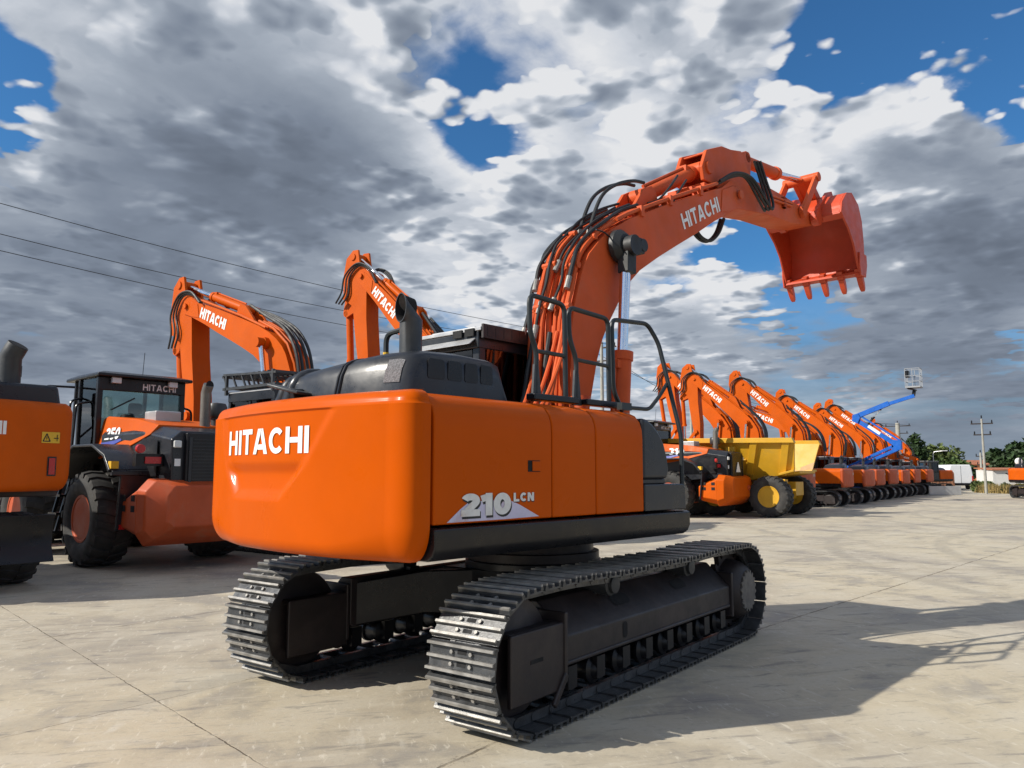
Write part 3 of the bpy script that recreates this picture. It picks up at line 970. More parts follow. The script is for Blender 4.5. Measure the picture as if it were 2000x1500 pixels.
    def buck():
        m = MB()
        c = AT
        back = [(x - c.x, z - c.z) for x, z in BUCK_OUT]
        inner = []
        for i, p in enumerate(back):
            a, b = back[max(i - 1, 0)], back[min(i + 1, len(back) - 1)]
            d = Vector((b[0] - a[0], b[1] - a[1])).normalized()
            inner.append((p[0] + d.y * .035, p[1] - d.x * .035))
        m.prism(back + inner[::-1], -bw + .03, bw - .03)
        front = [(x - c.x, z - c.z) for x, z in BUCK_FRONT]
        for s in (-1, 1):
            m.prism(back + front, s * bw, s * (bw - .032))
            # side cutter strip at the lip
            m.prism([(7.18 - c.x, 4.93 - c.z), (7.22 - c.x, 4.74 - c.z), (7.44 - c.x, 4.74 - c.z), (7.52 - c.x, 4.95 - c.z), (7.51 - c.x, 5.12 - c.z), (7.2 - c.x, 5.12 - c.z)], s * bw, s * (bw + .028))
        # cutting edge
        m.prism([(7.23 - c.x, 4.775 - c.z), (7.45 - c.x, 4.775 - c.z), (7.47 - c.x, 4.84 - c.z), (7.42 - c.x, 4.90 - c.z), (7.25 - c.x, 4.82 - c.z)], -bw + .005, bw - .005)
        # lip beam and hinge ears
        m.prism([(6.54 - c.x, 5.60 - c.z), (6.58 - c.x, 5.75 - c.z), (6.72 - c.x, 5.72 - c.z), (6.68 - c.x, 5.55 - c.z)], -bw + .02, bw - .02)
        for y in (-.30, .23):
            m.prism([(6.30 - c.x, 5.50 - c.z), (6.30 - c.x, 5.64 - c.z), (6.62 - c.x, 5.88 - c.z), (6.88 - c.x, 6.10 - c.z), (7.06 - c.x, 6.16 - c.z), (7.14 - c.x, 6.06 - c.z), (7.2 - c.x, 5.98 - c.z), (6.7 - c.x, 5.62 - c.z), (6.5 - c.x, 5.46 - c.z)], y, y + .06)
            m.cyl((AT.x - c.x, y - .02, 0), (AT.x - c.x, y + .08, 0), .12, 18)
        return m
    bk = P('bucket', root, bucket_mat, buck, key=('bucket', detail), bev=.008 if detail else 0, loc=Rz @ A, rot=(0, -aa - bucket_a, rz), scale=sc)
    def tooth():
        m = MB()
        d = Vector((.13, 0, -.235)).normalized()
        n = Vector((-d.z, 0, d.x))
        def ring(t, w, h):
            return [d * t + Vector((0, w * a, 0)) + n * (h * b) for a, b in ((-1, -1), (1, -1), (1, 1), (-1, 1))]
        m.loft([ring(-.10, .045, .055), ring(0, .05, .06), ring(.04, .05, .058)])
        m.loft([ring(.045, .044, .048), ring(.18, .042, .040), ring(.26, .037, .028), ring(.30, .026, .014)])
        m.cyl(Vector((0, -.056, 0)) + d * .01, Vector((0, .056, 0)) + d * .01, .018, 8)
        return m
    for i in range(5):
        P('tooth', bk, bucket_mat, tooth, key='tooth', bev=.006 if detail else 0, loc=(7.325 - AT.x, -.575 + i * 1.15 / 4, 4.79 - AT.z))
    # cylinders that reach between parts
    cp = cyl_paint or paint
    pin = bfp + xz(Vector((.98, 0, 3.90)) - BF, ba) * sc
    for s in (-1, 1):
        y = cy + s * (hb + .12) * sc
        b0 = Vector((.78, y, 1.72))
        rod(root, b0, (pin.x, y, pin.z), .095, .055, .50, 'boom_cylinder', cp, rot, eye=HOSE if detail else None)
    a0 = bfp + xz(Vector((1.88, 0, 4.76)) - BF, ba) * sc
    a1 = T + xz(Vector((3.14, 0, 5.43)) - BT, aa) * sc
    L0 = (Vector((3.14, 0, 5.43)) - Vector((1.88, 0, 4.76))).length * sc * .93
    rod(root, a0, a1, .085 * sc, .055 * sc, min(.93, L0 / (a1 - a0).length), 'arm_cylinder', cp, rot)
    if detail:
        pc = MB()
        for q in (0,):
            y = cy - (hb + .02)
            pc.lathe([(-.11, .01), (-.11, .12), (-.05, .175), (.0, .18), (.015, .15)], (.97, y - .01, 3.91), 'y', 18)
            pc.box(.99, 1.22, y - .17, y - .05, 3.86, 4.02)
            pc.lathe([(-.06, .02), (-.06, .07), (.06, .07), (.06, .02)], (1.20, y - .12, 3.95), 'y', 14)
            pc.bar((.98, y - .11, 3.9), (.97, y - .11, 3.62), .13, .15)
        P('pin_cover', bo, HOSE, pc, bev=.01, loc=tuple(-BF))
    return bo, ar, bk, T

def hood_mb(detail=True):
    secs = []
    #      y     xr     zt    xf
    data = [(-.885, -2.12, 2.30, -1.33), (-.88, -2.17, 2.37, -1.31), (-.85, -2.205, 2.425, -1.29), (-.78, -2.235, 2.45, -1.28), (-.6, -2.29, 2.445, -1.28), (-.4, -2.335, 2.425, -1.28),
            (-.1, -2.37, 2.395, -1.28), (.1, -2.385, 2.375, -1.28), (.28, -2.39, 2.36, -1.28), (.42, -2.38, 2.33, -1.28), (.52, -2.36, 2.27, -1.28), (.62, -2.34, 2.17, -1.28), (.66, -2.33, 2.10, -1.28)]
    for y, xr, zt, xf in data:
        h = zt - 2.10
        secs.append([Vector(p) for p in [(xr - .015, y, 2.08), (xr - .005, y, 2.10 + h * .25), (xr + .01, y, 2.10 + h * .60), (xr + .035, y, 2.10 + h * .82), (xr + .085, y, 2.10 + h * .95), (xr + .17, y, zt),
                                          (-1.75, y, zt + .012 * (h > .2)), (xf - .14, y, zt), (xf - .07, y, zt - .025 * (h > .2)), (xf - .03, y, 2.10 + h * .6), (xf + .02, y, 2.10 + h * .2), (xf + .02, y, 2.08)]])
    m = MB()
    m.loft(secs)
    return m

def main_excavator():
    rt = thing('excavator', 'big clean orange excavator parked alone in front, counterweight to the camera and bucket raised high', 'excavator', group=None)
    undercarriage(rt, True)
    r = (0, 0, DY)
    # ---- counterweight
    cw = P('counterweight', rt, ORANGE, counterweight_mb(), smooth=40, rot=r, weld=True)
    o = 0.0
    def fn(u, v):
        y = .80 - u
        return cwpt(y, 1.757 + v, -.0145)
    lt, _ = lettering('HITACHI', fn, .178, .205, .82, .11, wid=1.17, nrm=(-1, 0, 0), step=.001, slant=0)
    P('lettering', cw, WHITE, lt, smooth=0)
    # ---- side panels with gaps between them
    x0 = -2.335
    for i, (a, b) in enumerate(((-2.318, -1.212), (-1.204, -.696), (-.688, -.05))):
        sp_ = P('side_panel', rt, ORANGE, MB().prism(PANEL, a, b, 'x'), rot=r, bev=.012, seg=3, smooth=50,
                label='rear side door with a torn number decal' if i == 0 else None)
        if i == 0:
            h = MB()
            h.box(-1.467, -1.342, -1.2425, -1.238, 1.635, 1.712)
            pc = P('latch', sp_, DARK, h)
            h = MB()
            h.box(-1.425, -1.346, -1.249, -1.2405, 1.640, 1.707)
            P('latch_flap', sp_, ORANGE, h, bev=.003)
            d = MB()
            yy = -1.2425
            d.add([(x, yy, z) for x, z in [(-2.212, 1.327), (-2.10, 1.405), (-2.02, 1.45), (-1.66, 1.452), (-1.55, 1.415), (-1.355, 1.332), (-1.7, 1.327)]], [list(range(7))])
            P('decal', sp_, LILAC, d, smooth=0)
            d, _ = lettering('210', lambda u, v: (-2.086 + u, -1.2436, 1.343 + v), .142, .30, .80, .06, wid=.455, nrm=(0, -1, 0), step=.0003)
            P('number_shadow', sp_, INK, d, smooth=0)
            d, _ = lettering('210', lambda u, v: (-2.096 + u, -1.2452, 1.358 + v), .142, .30, .80, .06, wid=.455, nrm=(0, -1, 0), step=.0003)
            P('number', sp_, FADED, d, smooth=0)
            d, _ = lettering('LCN', lambda u, v: (-1.611 + u, -1.2436, 1.432 + v), .058, .28, .85, .12, wid=.205, nrm=(0, -1, 0), step=.0003)
            P('lettering_shadow', sp_, INK, d, smooth=0)
            d, _ = lettering('LCN', lambda u, v: (-1.616 + u, -1.2452, 1.438 + v), .058, .28, .85, .12, wid=.205, nrm=(0, -1, 0), step=.0003)
            P('lettering', sp_, FADED, d, smooth=0)
    # ---- black front box, step and skirts
    m = MB()
    m.prism([(-.042, 1.575), (-.042, 2.075), (.04, 2.065), (.12, 2.03), (.21, 1.965), (.29, 1.87), (.335, 1.76), (.355, 1.66), (.35, 1.62), (.33, 1.575)], -1.235, -.72)
    P('toolbox', rt, CHAR, m, bev=.03, seg=4, rot=r)
    m = MB()
    m.box(-.042, .345, -1.20, -.74, 1.53, 1.577)
    m.prism([(-.042, 1.312), (-.042, 1.532), (.56, 1.532), (.60, 1.50), (.605, 1.312)], -1.245, -.72)
    P('step_box', rt, CHAR, m, bev=.012, rot=r)
    for s in (-1, 1):
        m = MB()
        m.prism([(s * .85, 1.30), (s * 1.24, 1.30), (s * 1.268, 1.29), (s * 1.268, 1.18), (s * 1.245, 1.13), (s * 1.20, 1.10), (s * .85, 1.10)], -2.33, .625, 'x')
        P('skirt', rt, BLACK, m, bev=.008, rot=r)
    m = MB()
    m.box(-2.32, .35, -.86, .86, 1.07, 1.31)
    m.box(-.3, 1.25, -.55, .55, 1.08, 1.34)
    m.box(-.3, 1.25, .55, 1.2, 1.14, 1.30)
    for s in (-1, 1):
        m.prism([(-.35, 1.3), (-.35, 1.55), (.0, 2.1), (.3, 2.12), (.45, 1.95), (.95, 1.6), (.95, 1.3)], -.03 + s * .33, -.03 + s * .37)
    P('revolving_frame', rt, BLACK, m, rot=r)
    m = MB()
    m.box(-2.32, -.06, -.80, .30, 1.31, 2.14)
    m.box(-.06, .10, -.85, -.42, 1.31, 2.02)
    P('upper_deck', rt, BLACK, m, rot=r)
    m = MB()
    m.prism([(-y, z) for y, z in PANEL], -2.335, -.55, 'x')
    P('side_panel', rt, ORANGE, m, rot=r, bev=.012)
    # ---- engine hood with grilles
    hd = P('engine_hood', rt, CHAR, hood_mb(), smooth=60, rot=r)
    for a, b in ((-2.07, -1.915), (-1.89, -1.755), (-1.73, -1.60), (-1.575, -1.45)):
        m = MB()
        m.prism([(a + .01, 2.255), (a, 2.27), (a + .005, 2.375), (a + .02, 2.39), (b - .02, 2.388), (b - .005, 2.372), (b, 2.27), (b - .01, 2.255)], -.889, -.872)
        P('side_grille', hd, BLACK, m)
    gm = material('expanded_metal_mesh', (.22, .22, .23), .5, .5, .5, (.02, .02, .02), .9, .6, 120)
    def hoodrear(y, t, out):
        # point on the hood's rear face between sections
        ys = [(-.85, -2.205, 2.425), (-.78, -2.235, 2.45), (-.6, -2.29, 2.445), (-.4, -2.335, 2.425), (-.1, -2.37, 2.395), (.1, -2.385, 2.375), (.28, -2.39, 2.36), (.42, -2.38, 2.33), (.52, -2.36, 2.27), (.62, -2.34, 2.17)]
        for q in range(len(ys) - 1):
            if ys[q][0] <= y <= ys[q + 1][0] or q == len(ys) - 2:
                f = (y - ys[q][0]) / (ys[q + 1][0] - ys[q][0])
                xr = ys[q][1] + f * (ys[q + 1][1] - ys[q][1])
                zt = ys[q][2] + f * (ys[q + 1][2] - ys[q][2])
                break
        h = zt - 2.10
        ks = [(0, -.015, -.02), (.25, -.005, h * .25), (.5, .01, h * .60), (.7, .035, h * .82), (.85, .085, h * .95), (1.0, .17, h)]
        for q in range(5):
            if t <= ks[q + 1][0]:
                f = (t - ks[q][0]) / (ks[q + 1][0] - ks[q][0])
                return Vector((xr + ks[q][1] + f * (ks[q + 1][1] - ks[q][1]) - out, y, 2.10 + ks[q][2] + f * (ks[q + 1][2] - ks[q][2])))
    P('mesh_grille', hd, gm, MB().grid(lambda u, v: hoodrear(-.795 + .12 * u - .015 * v, .32 + .36 * v, .006), 6, 6))
    m = MB()
    for yy in (-.30, -.33):
        m.tube([hoodrear(yy + .05 * (1 - t / 10), t / 10, .004) for t in range(11)] + [Vector((-1.4, yy, 2.425))], .012, 6)
    P('hood_seam', hd, BLACK, m)
    m = MB()
    for yy, w in ((.22, .055), (.36, .05)):
        m.tube([hoodrear(yy + .10 * (1 - t / 8), t / 8, -.03) for t in range(9)] + [Vector((-2.0, yy - .05, 2.34))], [.03, w, w, w, w, w, w * .9, w * .8, w * .7, .02], 10)
    P('hood_rib', hd, CHAR, m, smooth=60)
    # ---- exhaust stack, cut on the slant
    m = MB()
    ex, ey, rr = -1.98, -.60, .080
    dirh = Vector((-.985, .17, 0)).normalized()            # the way the outlet faces
    sd = Vector((-dirh.y, dirh.x, 0))
    def ring(c, ax, rad):
        return [Vector(c) + sd * (math.cos(2 * math.pi * q / 28) * rad) + ax * (math.sin(2 * math.pi * q / 28) * rad) for q in range(28)]
    inc = (dirh * .72 + Vector((0, 0, 1)) * .0)
    n = 28
    def vring(c, ry, rz_):          # ring in the plane of the outlet, same vertex order as ring()
        return [Vector(c) + sd * (math.cos(2 * math.pi * q / n) * ry) + Vector((0, 0, 1)) * (-math.sin(2 * math.pi * q / n) * rz_) for q in range(n)]
    low = ring((ex, ey, 2.40), dirh, rr)
    top = []
    end = vring(Vector((ex, ey, 2.775)) + dirh * .085, rr, .105)
    for q, p_ in enumerate(ring((ex, ey, 0), dirh, rr)):
        s_ = (p_ - Vector((ex, ey, 0))).dot(dirh)                # front +, back -
        top.append(Vector((p_.x, p_.y, 2.685 - s_ * .12)))
    m.loft([low, top, end], cap=False)
    cc = sum(end, Vector()) / n
    in0 = [cc + (p_ - cc) * .92 for p_ in end]
    in1 = [cc - dirh * .10 + (p_ - cc) * .7 for p_ in end]
    m.add(end + in0 + in1, [(q, (q + 1) % n, n + (q + 1) % n, n + q) for q in range(n)])
    m.add(in0 + in1, [(q, (q + 1) % n, n + (q + 1) % n, n + q) for q in range(n)], 1)
    m.add(in1, [list(range(n))], 1)
    P('exhaust_pipe', rt, [GREYM, DARK], m, smooth=45, rot=r)
    m = MB()
    m.tube(rounded([(-1.93, -.26, 2.40), (-1.93, -.26, 2.64), (-1.93, -.55, 2.66)], .07), .02, 8)
    g = P('grab_handle', rt, RAIL, m, rot=r)
    P('yellow_band', g, YSTICK, MB().cyl((-1.93, -.26, 2.47), (-1.93, -.26, 2.505), .0225, 10))
    # ---- rear camera hood / mirror plate on the counterweight
    m = MB()
    M = Matrix.Translation((-2.46, .12, 2.20)) @ Matrix.Rotation(R(20), 4, 'Z') @ Matrix.Rotation(R(14), 4, 'X')
    m.prism([(-.10, -.12), (-.13, .02), (-.10, .16), (.10, .17), (.14, .10), (.13, -.15)], .0, .022, 'z')
    m.xf(M)
    m.bar((-2.42, .10, 2.10), (-2.43, .12, 2.22), .05, .09)
    P('camera_cover', rt, GREYM, m, rot=r, bev=.008)
    # ---- cab
    cab = P('cab', rt, CHAR, cab_mb(), rot=r, bev=.012)
    m = MB()
    for s in (.275, 1.19):
        m.box(-.34, .98, s - .006, s + .006, 1.95, 2.78)
    m.box(-.442, -.43, .36, 1.12, 2.05, 2.76)
    m.loft([[(1.13, .36, 1.55), (1.14, .36, 1.55), (1.14, 1.12, 1.55), (1.13, 1.12, 1.55)], [(.99, .36, 2.80), (1.0, .36, 2.80), (1.0, 1.12, 2.80), (.99, 1.12, 2.80)]])
    P('glass', cab, GLASSD, m, smooth=0)
    m = MB()
    m.box(-.1, .35, .48, 1.0, 1.55, 1.95)
    m.box(-.2, -.05, .5, .98, 1.9, 2.6)
    P('seat', cab, SEAT, m, bev=.05)
    m = MB()
    m.box(-.47, 1.12, .22, 1.22, 2.93, 2.965)
    m.box(-.42, -.02, .35, .95, 2.965, 2.985)
    m.prism([(-.55, 2.80), (-.53, 2.80), (-.28, 2.985), (-.30, 2.985)], .30, 1.2)
    P('roof', cab, ALU, m, bev=.006)
    m = MB()
    m.box(-.455, .40, .20, .225, 2.86, 2.99)
    for q in range(7):
        m.box(-.40 + q * .11, -.34 + q * .11, .197, .201, 2.88, 2.97)
    P('roof_guard', cab, FRAME, m)
    m = MB()
    m.box(-.485, -.468, .30, .42, 2.885, 2.955)
    m.box(-.485, -.468, .46, .58, 2.885, 2.955)
    P('roof_vent', cab, DARK, m)
    # ---- handrails
    def rl(pts, y, rad=.02, cr=.07):
        m = MB()
        m.tube(rounded([(q[0], q[2] if len(q) > 2 else y, q[1]) for q in pts], cr, 5), rad, 10)
        return m
    m = rl([(-1.055, 2.19), (-1.04, 2.55), (-1.115, 2.68), (-1.12, 2.97), (-.70, 2.955), (-.69, 2.20)], -.95)
    m.tube([(-1.04, -.95, 2.545), (-.69, -.95, 2.545)], .017, 8)
    P('handrail', rt, RAIL, m, rot=r)
    m = rl([(-.565, 2.18), (-.55, 2.53), (-.64, 2.70), (-.645, 2.945), (-.11, 2.925), (-.11, 2.20)], -.95)
    m.tube([(-.55, -.95, 2.53), (-.11, -.95, 2.52)], .017, 8)
    P('handrail', rt, RAIL, m, rot=r)
    m = rl([(.08, 2.15, -.95), (-.045, 2.32, -.95), (-.055, 2.93, -.95), (.50, 2.97, -.95), (.60, 2.80, -1.0), (.62, 1.95, -1.20), (.60, 1.50, -1.21)], -.95)
    m.tube(rounded([(-.10, -1.10, 2.165), (.24, -1.12, 2.165), (.46, -1.09, 2.30), (.60, -1.08, 2.42)], .06), .017, 8)
    m.box(-.18, -.04, -1.13, -1.08, 2.14, 2.20)
    P('handrail', rt, RAIL, m, rot=r)
    for a in (-1.055, -.565):
        P('rail_bracket', rt, GREYM, MB().prism([(a - .045, 2.16), (a - .022, 2.44), (a + .022, 2.44), (a + .06, 2.16)], -.965, -.945), rot=r)
    m = MB()
    m.box(-1.14, -.60, -1.02, -.93, 2.165, 2.215)
    m.box(-.50, .03, -1.02, -.93, 2.165, 2.215)
    P('rail_base', rt, BLACK, m, rot=r, bev=.01)
    m = MB()
    m.lathe([(2.10, .055), (2.24, .055), (2.24, .085), (2.275, .085), (2.28, .01)], (-.20, -.72, 0), 'z', 20)
    P('fuel_cap', rt, DUSTY, m, rot=r)
    # ---- boom, arm, bucket
    bo, ar, bk, T = front_gear(rt, True, r, ORANGE2, bucket_mat=RED)
    B = lambda x, y, z: (x - BF.x, y, z - BF.z)
    def back(off):      # the boom's back edge, pushed outwards
        pts = [(.20, 2.15), (.20, 2.31), (.235, 2.96), (.27, 3.18), (.345, 3.4), (.42, 3.6), (.52, 3.76), (.69, 3.93), (.90, 4.09), (1.22, 4.28), (1.5, 4.42)]
        out = []
        for i, p in enumerate(pts):
            a, b = pts[max(i - 1, 0)], pts[min(i + 1, len(pts) - 1)]
            d = Vector((b[0] - a[0], b[1] - a[1])).normalized()
            out.append((p[0] - d.y * off, p[1] + d.x * off))
        return out
    # steel pipes up the back of the boom
    for k, (yy, of, e, s0) in enumerate(((-.235, .05, 11, 0), (-.175, .055, 10, 0), (-.11, .05, 11, 0), (-.045, .06, 9, 0), (.03, .05, 11, 0), (.10, .055, 10, 0), (.17, .05, 9, 0), (-.02, .13, 8, 0), (.07, .12, 8, 0))):
        pts = back(of)[s0:e]
        m = MB()
        q = [B(x, yy + .012 * math.sin(i * 1.3 + k), z) for i, (x, z) in enumerate(pts)]
        m.tube(sp(q, 4), .023 if k % 3 else .028, 8)
        for i in (3, 5, 7):
            if i < len(q):
                c = Vector(q[i])
                m.cyl(c - Vector((0, .04, 0)), c + Vector((0, .04, 0)), .034, 8)
        P('pipe', bo, ORANGE2, m)
    rr = random.Random(4)
    for k in range(7):
        yy = [-.215, -.14, -.07, .0, .06, .13, .2][k]
        of = [.10, .13, .11, .17, .12, .14, .10][k]
        s0 = [4, 3, 5, 2, 3, 4, 2][k]
        pts = back(of)[s0:]
        q = [B(x + rr.uniform(-.012, .012), yy + rr.uniform(-.03, .03), z + rr.uniform(-.012, .012)) for x, z in pts]
        m = MB()
        m.tube(sp(q, 5), .021 if k in (0, 5, 6) else .014, 8)
        P('hose', bo, HOSE, m)
        m = MB()
        a, b = Vector(q[0]), Vector(q[1])
        d = (b - a).normalized()
        m.cyl(a - d * .07, a + d * .06, .028, 10)
        P('hose_fitting', bo, WORN, m)
    # hoses from the house up to the pipes
    for k, (yy, xx, mt) in enumerate(((-.24, -.22, ORANGE2), (-.17, -.30, ORANGE2), (-.08, -.12, HOSE), (.02, -.25, ORANGE2), (.12, -.18, HOSE), (-.30, -.34, ORANGE2))):
        m = MB()
        m.tube(sp([(xx - .1, yy - .10, 2.14), (xx + .0, yy - .06, 2.16), (xx + .16, yy - .02, 2.30), (xx * .3 + .13, yy, 2.62), (.165, yy, 2.95)], 6), .026 if k % 2 == 0 else .02, 8)
        P('feed_hose', rt, mt, m, rot=r)
    # arched hoses behind the arm cylinder foot
    for k in range(2):
        m = MB()
        yy = .05 - .13 * k
        m.tube(sp([B(.78, yy, 4.05), B(.93, yy, 4.38), B(1.08, yy, 4.58), B(1.32, yy, 4.74), B(1.62, yy, 4.86), B(1.84, yy, 4.90)], 6), .020, 8)
        P('arch_hose', bo, HOSE, m)
        m = MB()
        m.cyl(B(.76, yy, 3.98), B(.82, yy, 4.13), .033, 10)
        P('hose_fitting', bo, WORN, m)
    m = MB()
    m.box(.80 - BF.x, 1.45 - BF.x, -.28, .23, 4.36 - BF.z, 4.38 - BF.z, 0, Matrix.Translation((.0, 0, 0)) @ Matrix.Rotation(R(0), 4, 'Y'))
    # pipes along the top edge to the tip
    for k, (yy, of) in enumerate(((-.28, .055), (-.225, .045), (.16, .05), (.21, .05))):
        m = MB()
        line = [(1.02, 4.17), (1.22, 4.28), (1.8, 4.55), (2.63, 4.92), (3.22, 5.17)]
        m.tube([B(x - of * .42, yy, z + of * .9) for x, z in line], .022, 8)
        for x, z in ((1.45, 4.39), (2.05, 4.665), (2.75, 4.97)):
            m.box(x - .03 - BF.x, x + .03 - BF.x, yy - .035, yy + .035, z - .03 - BF.z, z + of + .03 - BF.z)
        P('pipe', bo, ORANGE2, m)
    m = MB()
    for x, z in ((2.78, 5.02), (3.05, 5.14)):
        m.box(x - .06 - BF.x, x + .06 - BF.x, -.22, .15, z - BF.z - .03, z - BF.z + .06)
    P('pipe_clamp', bo, ORANGE2, m, bev=.01)
    # hoses crossing the elbow onto the arm
    for k in range(3):
        m = MB()
        yy = -.31 - .028 * k
        m.tube(sp([B(3.22, yy + .06, 5.215 + .02 * k), B(3.55, yy, 5.40 + .02 * k), B(3.85 + .04 * k, yy - .04, 5.46), B(4.18 + .06 * k, yy - .05, 5.26), B(4.42 + .06 * k, yy - .03, 5.16 + .02 * k), B(4.52 + .05 * k, yy, 5.36), B(4.44 + .03 * k, yy + .03, 5.62), B(4.32 + .03 * k, yy + .05, 5.86)], 7), .018, 8)
        P('elbow_hose', bo, HOSE, m)
    m = MB()
    for k in range(2):
        m = MB()
        m.tube(sp([B(3.22, .1 + .05 * k, 4.82), B(3.40, .08 + .05 * k, 4.66), B(3.60, .05 + .05 * k, 4.64), B(3.78, .02 + .05 * k, 4.78), B(3.9, .05 * k, 5.0)], 6), .022, 8)
        P('elbow_hose', bo, HOSE, m)
    for k in range(2):
        m = MB()
        m.tube(sp([B(1.78 + .25 * k, -.16, 4.62), B(1.95 + .25 * k, -.20, 4.70), B(2.2 + .2 * k, -.20, 4.92), B(2.45 + .2 * k, -.16, 5.14)], 6), .014, 8)
        P('cylinder_hose', bo, HOSE, m)
    # pipes on the arm's flank
    for k in range(2):
        m = MB()
        yy = -.225 - .0 * k
        m.tube(sp([(4.30 - BT.x + .08 * k, yy, 5.52 - BT.z - .05 * k), (4.6 - BT.x, yy, 5.50 - BT.z - .06 * k), (5.1 - BT.x, yy, 5.555 - BT.z - .05 * k), (5.6 - BT.x, yy, 5.60 - BT.z - .04 * k), (5.75 - BT.x, yy + .08, 5.66 - BT.z)], 5), .018, 8)
        for x in (4.7, 5.35):
            m.box(x - .04 - BT.x, x + .04 - BT.x, -.245, -.2, 5.40 - BT.z + (x - 4.7) * .1, 5.56 - BT.z + (x - 4.7) * .1)
        P('pipe', ar, ORANGE2, m)
    # small cable from the pin cover
    m = MB()
    m.tube(sp([B(.62, -.30, 4.02), B(.75, -.305, 4.02), B(.86, -.31, 3.98), B(.93, -.32, 3.92)], 6), .008, 6)
    P('cable', bo, HOSE, m)

def cab_mb():
    m = MB()
    # posts, sills and roof ring of the cab
    def post(a, b, w=.07): m.bar(a, b, w, w)
    for y in (.31, 1.16):
        post((-.40, y, 1.32), (-.40, y, 2.93), .09)
        post((1.16, y, 1.32), (1.15, y, 1.6), .08)
        post((1.15, y, 1.6), (.99, y, 2.93), .07)
        post((.35, y, 1.9), (.35, y, 2.9), .06)
    m.box(-.45, 1.2, .27, 1.2, 1.30, 1.42)
    for y0, y1 in ((.27, .33), (1.14, 1.2)):
        m.box(-.45, 1.15, y0, y1, 1.42, 1.92)
    m.box(-.445, -.40, .27, 1.2, 1.42, 2.02)
    m.box(-.46, 1.04, .26, 1.21, 2.77, 2.93)
    return m

main_excavator()

# ---------------------------------------------------------------- the fleet behind
def fleet_excavator(label, loc, heading, boom_deg, boom_len, arm_deg=-95.0, guard=False, paint=None, cw_paint=None, text=True, cwtext=True, body=1.0, name='parked_excavator', group='orange excavators parked in the long row'):
    paint = paint or ORANGE3
    cw_paint = cw_paint or DUSTY
    rt = thing(name, label, 'excavator', loc, R(heading), group)
    if body != 1.0: rt.scale = (body,) * 3
    undercarriage(rt, False)
    r = (0, 0, 0)
    cw = P('counterweight', rt, cw_paint, lambda: counterweight_mb(60, 20, False), key='fleetcw', smooth=40, weld=True)
    if cwtext:
        def lt():
            return lettering('HITACHI', lambda u, v: cwpt(-.30 - u, 1.76 + v, .006), .14, .25, .84, .075, wid=.70, nrm=(-1, 0, 0), step=.001)[0]
        P('lettering', cw, FADED, lt, key='cwlett', smooth=0)
    for s in (-1, 1):
        P('side_panel', rt, paint, lambda: MB().prism([(s * -y, z) for y, z in PANEL], -2.335, -.55 if s > 0 else -.05, 'x'), key=('sp', s))
        def sk(): return MB().prism([(s * .85, 1.30), (s * 1.24, 1.30), (s * 1.268, 1.29), (s * 1.268, 1.18), (s * 1.20, 1.10), (s * .85, 1.10)], -2.33, .625, 'x')
        P('skirt', rt, BLACK, sk, key=('sk', s))
    def deck():
        m = MB()
        m.box(-2.32, -.06, -.80, .30, 1.31, 2.14)
        m.box(-2.32, .35, -.86, .86, 1.07, 1.31)
        m.box(-.3, 1.25, -.55, 1.2, 1.12, 1.30)
        for s in (-1, 1):
            m.prism([(-.35, 1.3), (-.35, 1.55), (.0, 2.1), (.3, 2.12), (.45, 1.95), (.95, 1.6), (.95, 1.3)], -.03 + s * .33, -.03 + s * .37)
        m.box(-.04, .5, -1.23, -.72, 1.31, 1.7)
        return m
    P('revolving_frame', rt, BLACK, deck, key='fleetdeck')
    P('engine_hood', rt, CHAR, hood_mb, key='fleethood', smooth=60)
    P('exhaust_pipe', rt, GREYM, lambda: MB().tube([(-1.98, -.6, 2.35), (-1.98, -.6, 2.7), (-2.05, -.52, 2.84)], [.085, .085, .08], 14), key='fleetexh')
    cab = P('cab', rt, CHAR, cab_mb, key='fleetcab')
    def gl():
        m = MB()
        for s in (.29, 1.17):
            m.box(-.34, .98, s - .006, s + .006, 1.95, 2.78)
        m.box(-.442, -.43, .36, 1.12, 2.05, 2.76)
        m.add([(1.13, .36, 1.55), (1.13, 1.12, 1.55), (1.0, 1.12, 2.8), (1.0, .36, 2.8)], [(0, 1, 2, 3)])
        return m
    P('glass', cab, GLASSD, gl, key='fleetglass', smooth=0)
    P('roof', cab, ALU, lambda: MB().box(-.47, 1.06, .25, 1.22, 2.93, 2.96), key='fleetroof')
    if guard:
        def gd():
            m = MB()
            for y in (.2, .72, 1.25):
                m.bar((-.55, y, 3.02), (1.15, y, 3.02), .05, .05)
                m.bar((-.55, y, 3.24), (1.15, y, 3.30), .04, .04)
                for q in range(6):
                    m.bar((-.5 + q * .3, y, 3.02), (-.35 + q * .3, y, 3.26), .03, .03)
            for q in range(12):
                m.bar((-.5 + q * .148, .2, 3.04), (-.5 + q * .148, 1.25, 3.04), .03, .03)
                m.bar((-.5 + q * .148, .2, 3.27), (-.42 + q * .148, 1.25, 3.27), .035, .05)
            for y in (.2, 1.25):
                for x in (-.45, 1.05):
                    m.bar((x, y, 2.9), (x, y, 3.3), .05, .05)
            return m
        P('roof_guard', cab, GREYM, gd, key='fleetguard')
    def hr():
        m = MB()
        m.tube(rounded([(-1.0, -1.0, 2.15), (-1.0, -1.0, 2.9), (-.45, -1.0, 2.9), (-.45, -1.0, 2.15)], .08), .02, 6)
        m.tube(rounded([(.1, -1.05, 2.1), (.0, -1.05, 2.9), (.5, -1.05, 2.9), (.6, -1.2, 1.6)], .08), .02, 6)
        return m
    P('handrail', rt, RAIL, hr, key='fleetrail')
    front_gear(rt, False, r, paint, ba=R(boom_deg - 42.9), aa=R(arm_deg - 7.6), sc=boom_len / 4.776, letters=text)
    return rt

